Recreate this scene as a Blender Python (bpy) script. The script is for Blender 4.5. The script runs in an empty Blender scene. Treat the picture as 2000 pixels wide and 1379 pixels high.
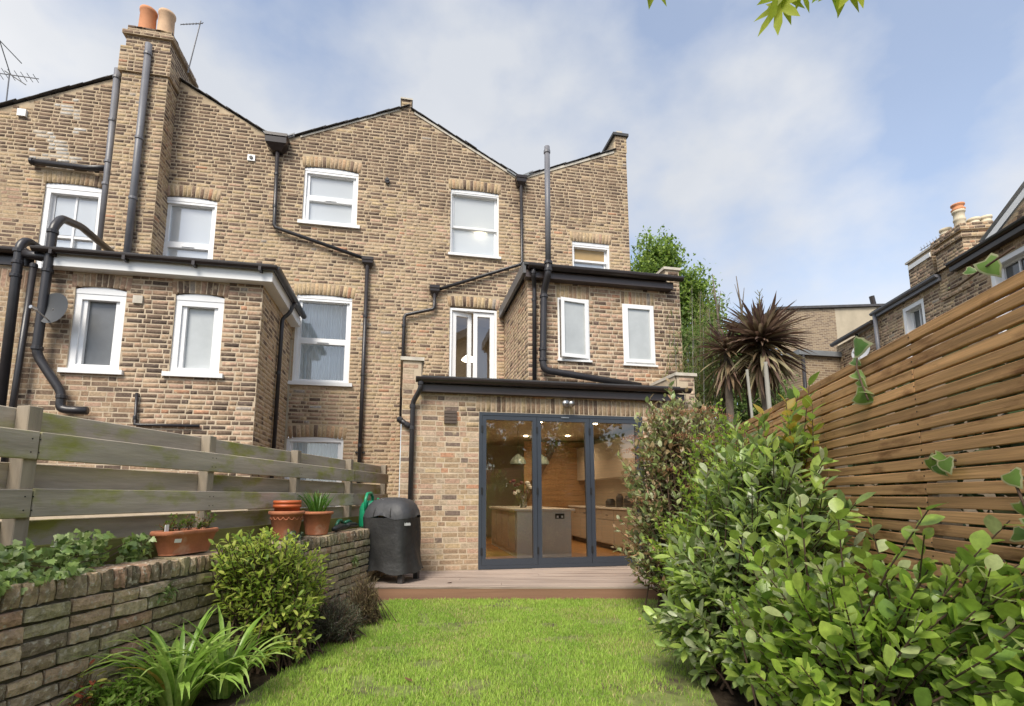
import bpy, math, random
import numpy as np
from mathutils import Vector, Matrix
rnd = random.Random(7); nr = np.random.default_rng(11)
R = math.radians
sc = bpy.context.scene
COL = sc.collection
# ------------------------------------------------------------------ camera, sky, sun, exposure
cam_d = bpy.data.cameras.new('camera'); cam = bpy.data.objects.new('camera', cam_d); COL.objects.link(cam)
cam.location = (0, 0, 1.17); cam.rotation_euler = (R(90 + 7.935), 0, R(-11.1))
cam_d.lens = 17.82; cam_d.sensor_width = 36; cam_d.shift_x = 0.0075; cam_d.shift_y = 0.07125
cam_d.clip_start = 0.05; cam_d.clip_end = 2000
sc.camera = cam
SUN_EL, SUN_AZ = R(48), R(210)          # azimuth clockwise from +Y: behind the camera, a little to the left
w = bpy.data.worlds.new('World'); sc.world = w; w.use_nodes = True
nt = w.node_tree; nt.nodes.clear(); N = nt.nodes.new; Lk = nt.links.new
sky = N('ShaderNodeTexSky'); sky.sky_type = 'NISHITA'; sky.sun_disc = False
sky.sun_elevation = SUN_EL; sky.sun_rotation = SUN_AZ; sky.air_density = 1.0; sky.dust_density = 1.0; sky.ozone_density = 1.0
tc = N('ShaderNodeTexCoord'); mp = N('ShaderNodeMapping'); mp.inputs['Scale'].default_value = (1.0, 1.0, 1.5); mp.inputs['Location'].default_value = (0.35, 0.9, 0.2)
Lk(tc.outputs['Generated'], mp.inputs['Vector'])
n1 = N('ShaderNodeTexNoise'); n1.inputs['Scale'].default_value = 2.6; n1.inputs['Detail'].default_value = 8; n1.inputs['Roughness'].default_value = 0.5; n1.inputs['Distortion'].default_value = 0.0
Lk(mp.outputs[0], n1.inputs['Vector'])
cr = N('ShaderNodeValToRGB'); cr.color_ramp.elements[0].position = 0.40; cr.color_ramp.elements[1].position = 0.60
cr.color_ramp.elements[0].color = (0.30, 0.30, 0.30, 1); cr.color_ramp.elements[1].color = (0.97, 0.97, 0.97, 1)
Lk(n1.outputs['Fac'], cr.inputs[0])
n2 = N('ShaderNodeTexNoise'); n2.inputs['Scale'].default_value = 1.7; n2.inputs['Detail'].default_value = 6
mp2 = N('ShaderNodeMapping'); mp2.inputs['Location'].default_value = (3.1, 1.3, 0.4); Lk(tc.outputs['Generated'], mp2.inputs['Vector']); Lk(mp2.outputs[0], n2.inputs['Vector'])
cr2 = N('ShaderNodeValToRGB'); cr2.color_ramp.elements[0].position = 0.38; cr2.color_ramp.elements[1].position = 0.62
cr2.color_ramp.elements[0].color = (2.80, 2.92, 3.14, 1); cr2.color_ramp.elements[1].color = (3.60, 3.62, 3.68, 1)
Lk(n2.outputs['Fac'], cr2.inputs[0])
mx = N('ShaderNodeMix'); mx.data_type = 'RGBA'
Lk(cr.outputs[0], mx.inputs[0]); Lk(sky.outputs[0], mx.inputs[6]); Lk(cr2.outputs[0], mx.inputs[7])
bg = N('ShaderNodeBackground'); bg.inputs['Strength'].default_value = 0.1
out = N('ShaderNodeOutputWorld'); Lk(mx.outputs[2], bg.inputs['Color']); Lk(bg.outputs[0], out.inputs['Surface'])
sun_d = bpy.data.lights.new('sun', 'SUN'); sun_d.energy = 1.8; sun_d.angle = R(26); sun_d.color = (1.0, 0.93, 0.82)
sun = bpy.data.objects.new('sun', sun_d); COL.objects.link(sun)
sd = Vector((math.sin(SUN_AZ) * math.cos(SUN_EL), math.cos(SUN_AZ) * math.cos(SUN_EL), math.sin(SUN_EL)))
sun.rotation_euler = sd.to_track_quat('Z', 'Y').to_euler(); sun.location = sd * 60
vs = sc.view_settings; vs.view_transform = 'Standard'; vs.look = 'None'; vs.gamma = 1; vs.use_curve_mapping = False; vs.exposure = 1.36
sc.render.film_transparent = False
CAM = np.array([0, 0, 1.17])

# ------------------------------------------------------------------ materials
MATS = {}
def mat(name, col=(0.5, 0.5, 0.5), rough=0.6, var=0.15, scale=6.0, bump=0.0, bscale=40.0, metal=0.0, spec=0.5, attr=False,
        stretch=None, trans=0.0, coat=0.0, rand=0.0, col2=None, c2pos=(0.5, 0.7), c2scale=3.0, c2stretch=None, emit=0.0, world=False):
    if name in MATS: return MATS[name]
    m = bpy.data.materials.new(name); m.use_nodes = True; t = m.node_tree; t.nodes.clear()
    n = t.nodes.new; l = t.links.new
    o = n('ShaderNodeOutputMaterial'); p = n('ShaderNodeBsdfPrincipled')
    p.inputs['Roughness'].default_value = rough; p.inputs['Metallic'].default_value = metal; p.inputs['Specular IOR Level'].default_value = spec
    if coat: p.inputs['Coat Weight'].default_value = coat; p.inputs['Coat Roughness'].default_value = 0.08
    tcn = n('ShaderNodeTexCoord'); geo = n('ShaderNodeNewGeometry')
    src = geo.outputs['Position'] if world else tcn.outputs['Object']
    if rand:
        oi = n('ShaderNodeObjectInfo'); va = n('ShaderNodeVectorMath'); va.operation = 'ADD'
        cx = n('ShaderNodeCombineXYZ'); ml = n('ShaderNodeMath'); ml.operation = 'MULTIPLY'; ml.inputs[1].default_value = 37.0
        l(oi.outputs['Random'], ml.inputs[0])
        for k in range(3): l(ml.outputs[0], cx.inputs[k])
        l(src, va.inputs[0]); l(cx.outputs[0], va.inputs[1]); src = va.outputs[0]
    def noise(sc_, st, det=5):
        q = n('ShaderNodeTexNoise'); q.inputs['Scale'].default_value = sc_; q.inputs['Detail'].default_value = det; q.inputs['Roughness'].default_value = 0.6
        if st:
            mp_ = n('ShaderNodeMapping'); mp_.inputs['Scale'].default_value = st; l(src, mp_.inputs['Vector']); l(mp_.outputs[0], q.inputs['Vector'])
        else: l(src, q.inputs['Vector'])
        return q
    if attr:
        a = n('ShaderNodeAttribute'); a.attribute_name = 'Col'; base = a.outputs['Color']
    else:
        rg = n('ShaderNodeRGB'); rg.outputs[0].default_value = (*col, 1); base = rg.outputs[0]
    if col2 is not None:
        q = noise(c2scale, c2stretch or stretch, 6); r_ = n('ShaderNodeMapRange'); r_.inputs['From Min'].default_value = c2pos[0]; r_.inputs['From Max'].default_value = c2pos[1]
        l(q.outputs['Fac'], r_.inputs['Value']); x = n('ShaderNodeMix'); x.data_type = 'RGBA'; x.inputs[7].default_value = (*col2, 1)
        l(r_.outputs[0], x.inputs[0]); l(base, x.inputs[6]); base = x.outputs[2]
    if var:
        q = noise(scale, stretch); r_ = n('ShaderNodeMapRange'); r_.inputs['From Min'].default_value = 0.25; r_.inputs['From Max'].default_value = 0.75
        r_.inputs['To Min'].default_value = 1 - var; r_.inputs['To Max'].default_value = 1 + var; l(q.outputs['Fac'], r_.inputs['Value'])
        x = n('ShaderNodeVectorMath'); x.operation = 'SCALE'; l(base, x.inputs[0]); l(r_.outputs[0], x.inputs['Scale']); base = x.outputs[0]
    if rand:
        r_ = n('ShaderNodeMapRange'); r_.inputs['To Min'].default_value = 1 - rand; r_.inputs['To Max'].default_value = 1 + rand; l(oi.outputs['Random'], r_.inputs['Value'])
        x = n('ShaderNodeVectorMath'); x.operation = 'SCALE'; l(base, x.inputs[0]); l(r_.outputs[0], x.inputs['Scale']); base = x.outputs[0]
    l(base, p.inputs['Base Color'])
    if bump:
        q = noise(bscale, stretch); b = n('ShaderNodeBump'); b.inputs['Strength'].default_value = bump; b.inputs['Distance'].default_value = 0.01
        l(q.outputs['Fac'], b.inputs['Height']); l(b.outputs[0], p.inputs['Normal'])
    if emit:
        l(base, p.inputs['Emission Color']); p.inputs['Emission Strength'].default_value = emit
    last = p.outputs[0]
    if trans:
        tr = n('ShaderNodeBsdfTranslucent'); l(base, tr.inputs['Color']); ms = n('ShaderNodeMixShader'); ms.inputs[0].default_value = trans
        l(last, ms.inputs[1]); l(tr.outputs[0], ms.inputs[2]); last = ms.outputs[0]
    l(last, o.inputs['Surface']); MATS[name] = m; return m

def glass(name, tint=(1, 1, 1), refl=0.12, pale=None, pale_fac=0.0, rough=0.0):
    if name in MATS: return MATS[name]
    m = bpy.data.materials.new(name); m.use_nodes = True; t = m.node_tree; t.nodes.clear(); n = t.nodes.new; l = t.links.new
    o = n('ShaderNodeOutputMaterial'); tr = n('ShaderNodeBsdfTransparent'); tr.inputs[0].default_value = (*tint, 1)
    gl = n('ShaderNodeBsdfGlossy'); gl.inputs['Roughness'].default_value = rough; gl.inputs['Color'].default_value = (1, 1, 1, 1)
    first = tr.outputs[0]
    if pale_fac:
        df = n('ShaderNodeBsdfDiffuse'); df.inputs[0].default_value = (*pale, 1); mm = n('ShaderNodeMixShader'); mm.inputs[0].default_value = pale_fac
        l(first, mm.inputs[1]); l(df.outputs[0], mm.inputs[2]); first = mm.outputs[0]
    fr = n('ShaderNodeFresnel'); fr.inputs[0].default_value = 1.5; ad = n('ShaderNodeMath'); ad.operation = 'ADD'; ad.use_clamp = True; ad.inputs[1].default_value = refl
    l(fr.outputs[0], ad.inputs[0]); ms = n('ShaderNodeMixShader'); l(ad.outputs[0], ms.inputs[0]); l(first, ms.inputs[1]); l(gl.outputs[0], ms.inputs[2])
    l(ms.outputs[0], o.inputs['Surface']); MATS[name] = m; return m

def tilt_pane(name, *a, **k): return glass(name, *a, **k)

m_brick = mat('brick', attr=True, rough=0.92, var=0.38, scale=26, bump=0.5, bscale=90, spec=0.2, world=True, col2=(.50, .39, .26), c2pos=(.57, .74), c2scale=8)
m_mortar = mat('mortar', (0.50, 0.395, 0.27), 0.95, 0.18, 5, 0.3, 120, spec=0.2, col2=(0.36, 0.28, 0.19), c2pos=(0.5, 0.72), c2scale=1.3, world=True)
m_mortar2 = mat('lime_mortar', (0.53, 0.43, 0.31), 0.95, 0.2, 5, 0.4, 120, spec=0.2, world=True)
m_mortar_old = mat('old_mortar', (0.09, 0.078, 0.06), 0.97, 0.35, 9, 0.6, 60, spec=0.15, col2=(0.08, 0.075, 0.05), c2pos=(0.5, 0.62), c2scale=5, world=True)
m_white = mat('white_paint', (0.80, 0.80, 0.79), 0.35, 0.04, 3)
m_upvc = mat('white_frame', (0.84, 0.84, 0.84), 0.28, 0.03, 2)
m_cream = mat('cream_stone', (0.55, 0.50, 0.42), 0.85, 0.2, 8, 0.3)
m_pipe = mat('dark_pipe', (0.030, 0.027, 0.029), 0.36, 0.3, 5, 0.05, 30)
m_pipe_g = mat('grey_pipe', (0.15, 0.15, 0.165), 0.45, 0.2, 4)
m_gutter = mat('brown_black_gutter', (0.030, 0.022, 0.020), 0.28, 0.2, 4)
m_fascia_b = mat('brown_fascia', (0.070, 0.052, 0.048), 0.35, 0.15, 4)
m_slate = mat('slate', (0.075, 0.072, 0.075), 0.7, 0.4, 7, 0.4, 30, world=True)
m_lead = mat('lead', (0.20, 0.21, 0.22), 0.5, 0.2, 5)
m_felt = mat('roof_felt', (0.06, 0.06, 0.062), 0.85, 0.3, 10, 0.3, 60)
m_door = mat('anthracite_frame', (0.040, 0.048, 0.062), 0.38, 0.08, 3)
m_black = mat('black_gasket', (0.012, 0.012, 0.013), 0.5, 0)
m_metal = mat('galvanised', (0.5, 0.5, 0.5), 0.35, 0.1, 10, metal=0.9)
m_terra = mat('terracotta', (0.42, 0.155, 0.075), 0.85, 0.22, 9, 0.25, 60, col2=(0.52, 0.36, 0.27), c2pos=(0.56, 0.75), c2scale=5)
m_orange = mat('orange_plastic', (0.50, 0.115, 0.035), 0.5, 0.08, 4)
m_pot_clay = mat('buff_clay', (0.60, 0.40, 0.25), 0.85, 0.15, 5, 0.1)
m_pot_red = mat('orange_clay', (0.58, 0.25, 0.12), 0.85, 0.12, 5, 0.1)
m_soil = mat('soil', (0.055, 0.040, 0.028), 0.98, 0.5, 18, 0.9, 50, spec=0.1)
m_cover = mat('black_cover', (0.018, 0.0175, 0.0175), 0.58, 0.25, 5, 1.0, 9, col2=(0.036, 0.035, 0.033), c2pos=(0.5, 0.8), c2scale=4)
m_cover2 = mat('grey_cover', (0.042, 0.042, 0.045), 0.55, 0.2, 6, 0.8, 10)
m_green_pl = mat('green_plastic', (0.010, 0.25, 0.12), 0.35, 0.06, 5)
m_green_dk = mat('dark_green_plastic', (0.010, 0.10, 0.055), 0.4, 0.1, 5)
m_blackpl = mat('black_plastic', (0.02, 0.022, 0.022), 0.45, 0.1, 5)
m_greywood = mat('weathered_wood', (0.40, 0.345, 0.275), 0.9, 0.35, 9, 0.5, 30, stretch=(0.12, 1, 1), rand=0.14, spec=0.2,
                 col2=(0.29, 0.29, 0.08), c2pos=(0.50, 0.68), c2scale=6, c2stretch=(0.5, 1.0, 1.0))
m_post = mat('weathered_post', (0.30, 0.25, 0.19), 0.9, 0.35, 9, 0.5, 30, stretch=(1, 1, 0.12), rand=0.1, spec=0.2)
m_grav = mat('green_board', (0.20, 0.185, 0.055), 0.9, 0.3, 9, 0.4, 30, stretch=(0.2, 1, 1), spec=0.2)
m_slat = mat('larch_slat', (0.48, 0.27, 0.125), 0.62, 0.52, 26, 0.35, 40, stretch=(0.045, 1, 1.6), rand=0.26, spec=0.3,
             col2=(0.20, 0.092, 0.038), c2pos=(0.55, 0.70), c2scale=11, c2stretch=(0.30, 1, 1))
m_deck = mat('deck_board', (0.34, 0.268, 0.222), 0.7, 0.25, 14, 0.3, 60, stretch=(0.05, 1, 1), rand=0.10, spec=0.35, col2=(.10, .065, .05), c2pos=(.54, .68), c2scale=7, c2stretch=(.07, 1.6, 1))
m_deck_edge = mat('deck_edge', (0.235, 0.125, 0.075), 0.7, 0.2, 14, 0.2, 60, stretch=(0.05, 1, 1))
m_leaf = mat('leaf', attr=True, rough=0.33, var=0.30, scale=36, trans=0.40, spec=0.55, world=True)
m_leaf_m = mat('matte_leaf', attr=True, rough=0.6, var=0.2, scale=20, trans=0.30, spec=0.3, world=True)
m_leaf_t = mat('thin_leaf', attr=True, rough=0.45, var=0.12, scale=20, trans=0.55, spec=0.35, world=True)
m_grass = mat('grass_blade', attr=True, rough=0.6, var=0.12, scale=2.0, trans=0.35, spec=0.25, world=True)
m_twig = mat('twig', (0.085, 0.050, 0.032), 0.85, 0.25, 20)
m_twig_g = mat('green_twig', (0.17, 0.16, 0.06), 0.7, 0.25, 20)
m_bark = mat('bark', (0.13, 0.105, 0.08), 0.95, 0.4, 10, 0.6, 30)
m_cane = mat('pale_cane', (0.22, 0.21, 0.18), 0.7, 0.25, 9, stretch=(1, 1, 0.2))
m_gpane = glass('clear_glass', (0.9, 0.92, 0.9), 0.09)
m_wpane = glass('window_glass', (0.92, 0.95, 0.97), 0.14, pale=(0.66, 0.70, 0.73), pale_fac=0.68)  # pale diffuse share stands in for sky reflected in the panes
m_vglass = glass('vase_glass', (0.93, 0.95, 0.95), 0.08)
m_cpane = glass('curtained_glass', (0.95, 0.97, 0.98), 0.10)
m_frost = mat('frosted_pane', (0.44, 0.46, 0.46), 0.22, 0.12, 3, 0.12, 160, spec=0.9)
m_frost_d = mat('dark_frosted_pane', (0.115, 0.120, 0.125), 0.3, 0.25, 2.5, 0.12, 200, spec=0.8)
m_backing = mat('pale_backing', (0.80, 0.83, 0.84), 0.9, 0.05, 2)  # for the pale panels added behind the window glass
m_curtain = mat('net_curtain', (0.78, 0.81, 0.82), 0.9, 0.05, 3, trans=0.25)
m_render = mat('weathered_render', (0.48, 0.41, 0.30), 0.95, 0.2, 1.2, 0.3, 20, col2=(0.33, 0.28, 0.21), c2pos=(0.5, 0.75), c2scale=0.9, c2stretch=(1, 1, 0.3), world=True)
m_floor = mat('oak_floor', (0.42, 0.22, 0.085), 0.35, 0.25, 12, stretch=(1, 0.08, 1))
m_cab = mat('cabinet_paint', (0.50, 0.43, 0.35), 0.45, 0.05, 2)
m_island = mat('island_paint', (0.66, 0.66, 0.62), 0.5, 0.04, 2)
m_top = mat('pale_worktop', (0.78, 0.74, 0.68), 0.25, 0.05, 3)
m_lining = mat('wood_lining', (0.36, 0.21, 0.10), 0.5, 0.2, 10, stretch=(0.08, 1, 1))
m_int = mat('interior_plaster', (0.50, 0.42, 0.32), 0.9, 0.05, 1)
m_bulb = mat('lit_bulb', (1.0, 0.80, 0.52), 0.5, 0, emit=18)
m_shade_lit = mat('lit_shade', (1.0, 0.86, 0.62), 0.6, 0, emit=2.6)

# ------------------------------------------------------------------ mesh helpers
ORG = {}
class MB:
    def __init__(s): s.v = []; s.f = []; s.c = []; s.col = (0.5, 0.5, 0.5)
    def add(s, vs_, fs, col=None):
        b = len(s.v); s.v += [tuple(map(float, p)) for p in vs_]; s.f += [tuple(b + i for i in f) for f in fs]; s.c += [col or s.col] * len(fs); return s
    def box(s, x0, x1, y0, y1, z0, z1, col=None):
        return s.add([(x0, y0, z0), (x1, y0, z0), (x1, y1, z0), (x0, y1, z0), (x0, y0, z1), (x1, y0, z1), (x1, y1, z1), (x0, y1, z1)],
                     [(3, 2, 1, 0), (4, 5, 6, 7), (0, 1, 5, 4), (1, 2, 6, 5), (2, 3, 7, 6), (3, 0, 4, 7)], col)
    def cbox(s, x0, x1, y0, y1, z0, z1, c=0.004):
        # box with chamfered edges
        cs = []
        for (xx, xi) in ((x0, x0 + c), (x1, x1 - c)):
            for (yy, yi) in ((y0, y0 + c), (y1, y1 - c)):
                for (zz, zi) in ((z0, z0 + c), (z1, z1 - c)):
                    cs.append([(xx, yi, zi), (xi, yy, zi), (xi, yi, zz)])
        v = [p for t in cs for p in t]
        ix = lambda a, b, d, k: ((a * 2 + b) * 2 + d) * 3 + k
        f = []
        f.append((ix(0, 0, 0, 0), ix(0, 0, 1, 0), ix(0, 1, 1, 0), ix(0, 1, 0, 0))); f.append((ix(1, 0, 0, 0), ix(1, 1, 0, 0), ix(1, 1, 1, 0), ix(1, 0, 1, 0)))
        f.append((ix(0, 0, 0, 1), ix(1, 0, 0, 1), ix(1, 0, 1, 1), ix(0, 0, 1, 1))); f.append((ix(0, 1, 0, 1), ix(0, 1, 1, 1), ix(1, 1, 1, 1), ix(1, 1, 0, 1)))
        f.append((ix(0, 0, 0, 2), ix(0, 1, 0, 2), ix(1, 1, 0, 2), ix(1, 0, 0, 2))); f.append((ix(0, 0, 1, 2), ix(1, 0, 1, 2), ix(1, 1, 1, 2), ix(0, 1, 1, 2)))
        for a in (0, 1):
            for b in (0, 1):
                f.append((ix(a, b, 0, 0), ix(a, b, 0, 1), ix(a, b, 1, 1), ix(a, b, 1, 0)))
                f.append((ix(a, 0, b, 0), ix(a, 0, b, 2), ix(a, 1, b, 2), ix(a, 1, b, 0)))
                f.append((ix(0, a, b, 1), ix(0, a, b, 2), ix(1, a, b, 2), ix(1, a, b, 1)))
                for d in (0, 1): f.append((ix(a, b, d, 0), ix(a, b, d, 1), ix(a, b, d, 2)))
        return s.add(v, f)
    def tube(s, pts, r, seg=10, cap=True, col=None):
        P = [Vector(p) for p in pts]; n = len(P); rs = r if isinstance(r, (list, tuple)) else [r] * n
        T = []
        for i in range(n):
            a = (P[i] - P[i - 1]).normalized() if i else (P[1] - P[0]).normalized()
            b = (P[i + 1] - P[i]).normalized() if i < n - 1 else a
            t = (a + b); T.append(t.normalized() if t.length > 1e-6 else a)
        u = T[0].orthogonal().normalized(); vs_ = []
        for i in range(n):
            u = (u - T[i] * u.dot(T[i])); u = u.normalized() if u.length > 1e-6 else T[i].orthogonal().normalized()
            k = 1.0
            if 0 < i < n - 1:
                c = (P[i] - P[i - 1]).normalized().dot(T[i]); k = 1 / max(c, 0.5)
            w_ = T[i].cross(u)
            for j in range(seg):
                a = 2 * math.pi * j / seg; vs_.append(P[i] + (u * math.cos(a) + w_ * math.sin(a)) * rs[i])
        fs = []
        for i in range(n - 1):
            for j in range(seg):
                j2 = (j + 1) % seg; fs.append((i * seg + j, i * seg + j2, (i + 1) * seg + j2, (i + 1) * seg + j))
        if cap: fs.append(tuple(range(seg - 1, -1, -1))); fs.append(tuple((n - 1) * seg + j for j in range(seg)))
        return s.add(vs_, fs, col)
    def lathe(s, c, prof, seg=20, axis=None, sx=1, sy=1, col=None):
        vs_ = []; fs = []
        for (r, z) in prof:
            for j in range(seg):
                a = 2 * math.pi * j / seg; vs_.append((c[0] + r * math.cos(a) * sx, c[1] + r * math.sin(a) * sy, c[2] + z))
        for i in range(len(prof) - 1):
            for j in range(seg):
                j2 = (j + 1) % seg; fs.append((i * seg + j, i * seg + j2, (i + 1) * seg + j2, (i + 1) * seg + j))
        return s.add(vs_, fs, col)
    def build(s, name, m, parent=None, org=None, smooth=False):
        o3 = np.array(ORG[parent] if parent else (org if org is not None else (0, 0, 0)), float)
        me = s.mesh(name, m, o3, smooth)
        o = bpy.data.objects.new(name, me); COL.objects.link(o)
        if parent: o.parent = parent
        else: o.location = o3
        ORG[o] = tuple(o3); return o
    def mesh(s, name, m, o3=(0, 0, 0), smooth=False):
        v = np.array(s.v, float) - np.array(o3, float)
        me = bpy.data.meshes.new(name); me.from_pydata(v.tolist(), [], s.f); me.materials.append(m)
        if len(set(s.c)) > 1 or s.c[:1] != [(0.5, 0.5, 0.5)]:
            at_ = me.attributes.new('Col', 'FLOAT_COLOR', 'FACE'); arr = np.ones((len(s.f), 4), np.float32); arr[:, :3] = s.c; at_.data.foreach_set('color', arr.ravel())
        if smooth: me.shade_smooth()
        return me
def thing(name, label, cat, loc, group=None):
    o = bpy.data.objects.new(name, None); COL.objects.link(o); o.location = loc; o.empty_display_size = 0.2; ORG[o] = tuple(loc)
    return tag(o, label, cat, group)
def tag(o, label=None, cat=None, group=None, kind=None):
    if label: o['label'] = label
    if cat: o['category'] = cat
    if group: o['group'] = group
    if kind: o['kind'] = kind
    return o
def inst(name, me, parent, M4):
    o = bpy.data.objects.new(name, me); COL.objects.link(o); o.parent = parent
    M4 = M4.copy(); M4.translation -= Vector(ORG[parent]); o.matrix_basis = M4; ORG[o] = None; return o
def vnoise(x, y, s=0):
    def h(i, j): return ((math.sin(i * 127.1 + j * 311.7 + s * 74.7) * 43758.5453) % 1.0)
    i, j = math.floor(x), math.floor(y); fx, fy = x - i, y - j; fx = fx * fx * (3 - 2 * fx); fy = fy * fy * (3 - 2 * fy)
    return (h(i, j) * (1 - fx) + h(i + 1, j) * fx) * (1 - fy) + (h(i, j + 1) * (1 - fx) + h(i + 1, j + 1) * fx) * fy
def fbm(x, y, s=0): return 0.55 * vnoise(x, y, s) + 0.3 * vnoise(2 * x, 2 * y, s + 1) + 0.15 * vnoise(4.1 * x, 4.1 * y, s + 2)

class Fr:                                   # a vertical wall frame: point + along direction + outward normal
    def __init__(s, P, phi=None, u=None, n=None):
        s.P = np.array(P, float); s.u = np.array(u, float); s.n = np.array(n, float)
    def p(s, u, z, off=0.0): q = s.P + s.u * u + s.n * off; return (q[0], q[1], q[2] + z)

# camera frustum test used only to decide which repeats are worth an object of their own
_al = R(11.1); _th = R(7.935)
_fw = np.array([math.sin(_al) * math.cos(_th), math.cos(_al) * math.cos(_th), math.sin(_th)]); _rt = np.array([math.cos(_al), -math.sin(_al), 0]); _up = np.cross(_rt, _fw)
def inview(p, mg=30):
    d = np.asarray(p) - CAM; z = d @ _fw
    if z < 0.2: return None
    x = 985 + 990 * (d @ _rt) / z; y = 832 - 990 * (d @ _up) / z
    return z if (-mg < x < 2000 + mg and -mg < y < 1379 + mg) else None

# ------------------------------------------------------------------ bricks
def unit_brick(name, m, col, seed, rough=0.04):
    r2 = random.Random(seed); mb = MB(); c = 0.06
    # local: x along (-.5...5), y outward depth (0 back .. 1 front), z up
    j = lambda a: a + r2.uniform(-rough, rough)
    v = [(-.5, 0, -.5), (.5, 0, -.5), (.5, 0, .5), (-.5, 0, .5), (-.5, .8, -.5), (.5, .8, -.5), (.5, .8, .5), (-.5, .8, .5),
         (j(-.475), 1, j(-.42)), (j(.475), 1, j(-.42)), (j(.475), 1, j(.42)), (j(-.475), 1, j(.42))]
    f = [(0, 1, 5, 4), (1, 2, 6, 5), (2, 3, 7, 6), (3, 0, 4, 7), (4, 5, 9, 8), (5, 6, 10, 9), (6, 7, 11, 10), (7, 4, 8, 11), (8, 9, 10, 11)]
    mb.add(v, f, col); return mb.mesh(name, m)

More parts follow.
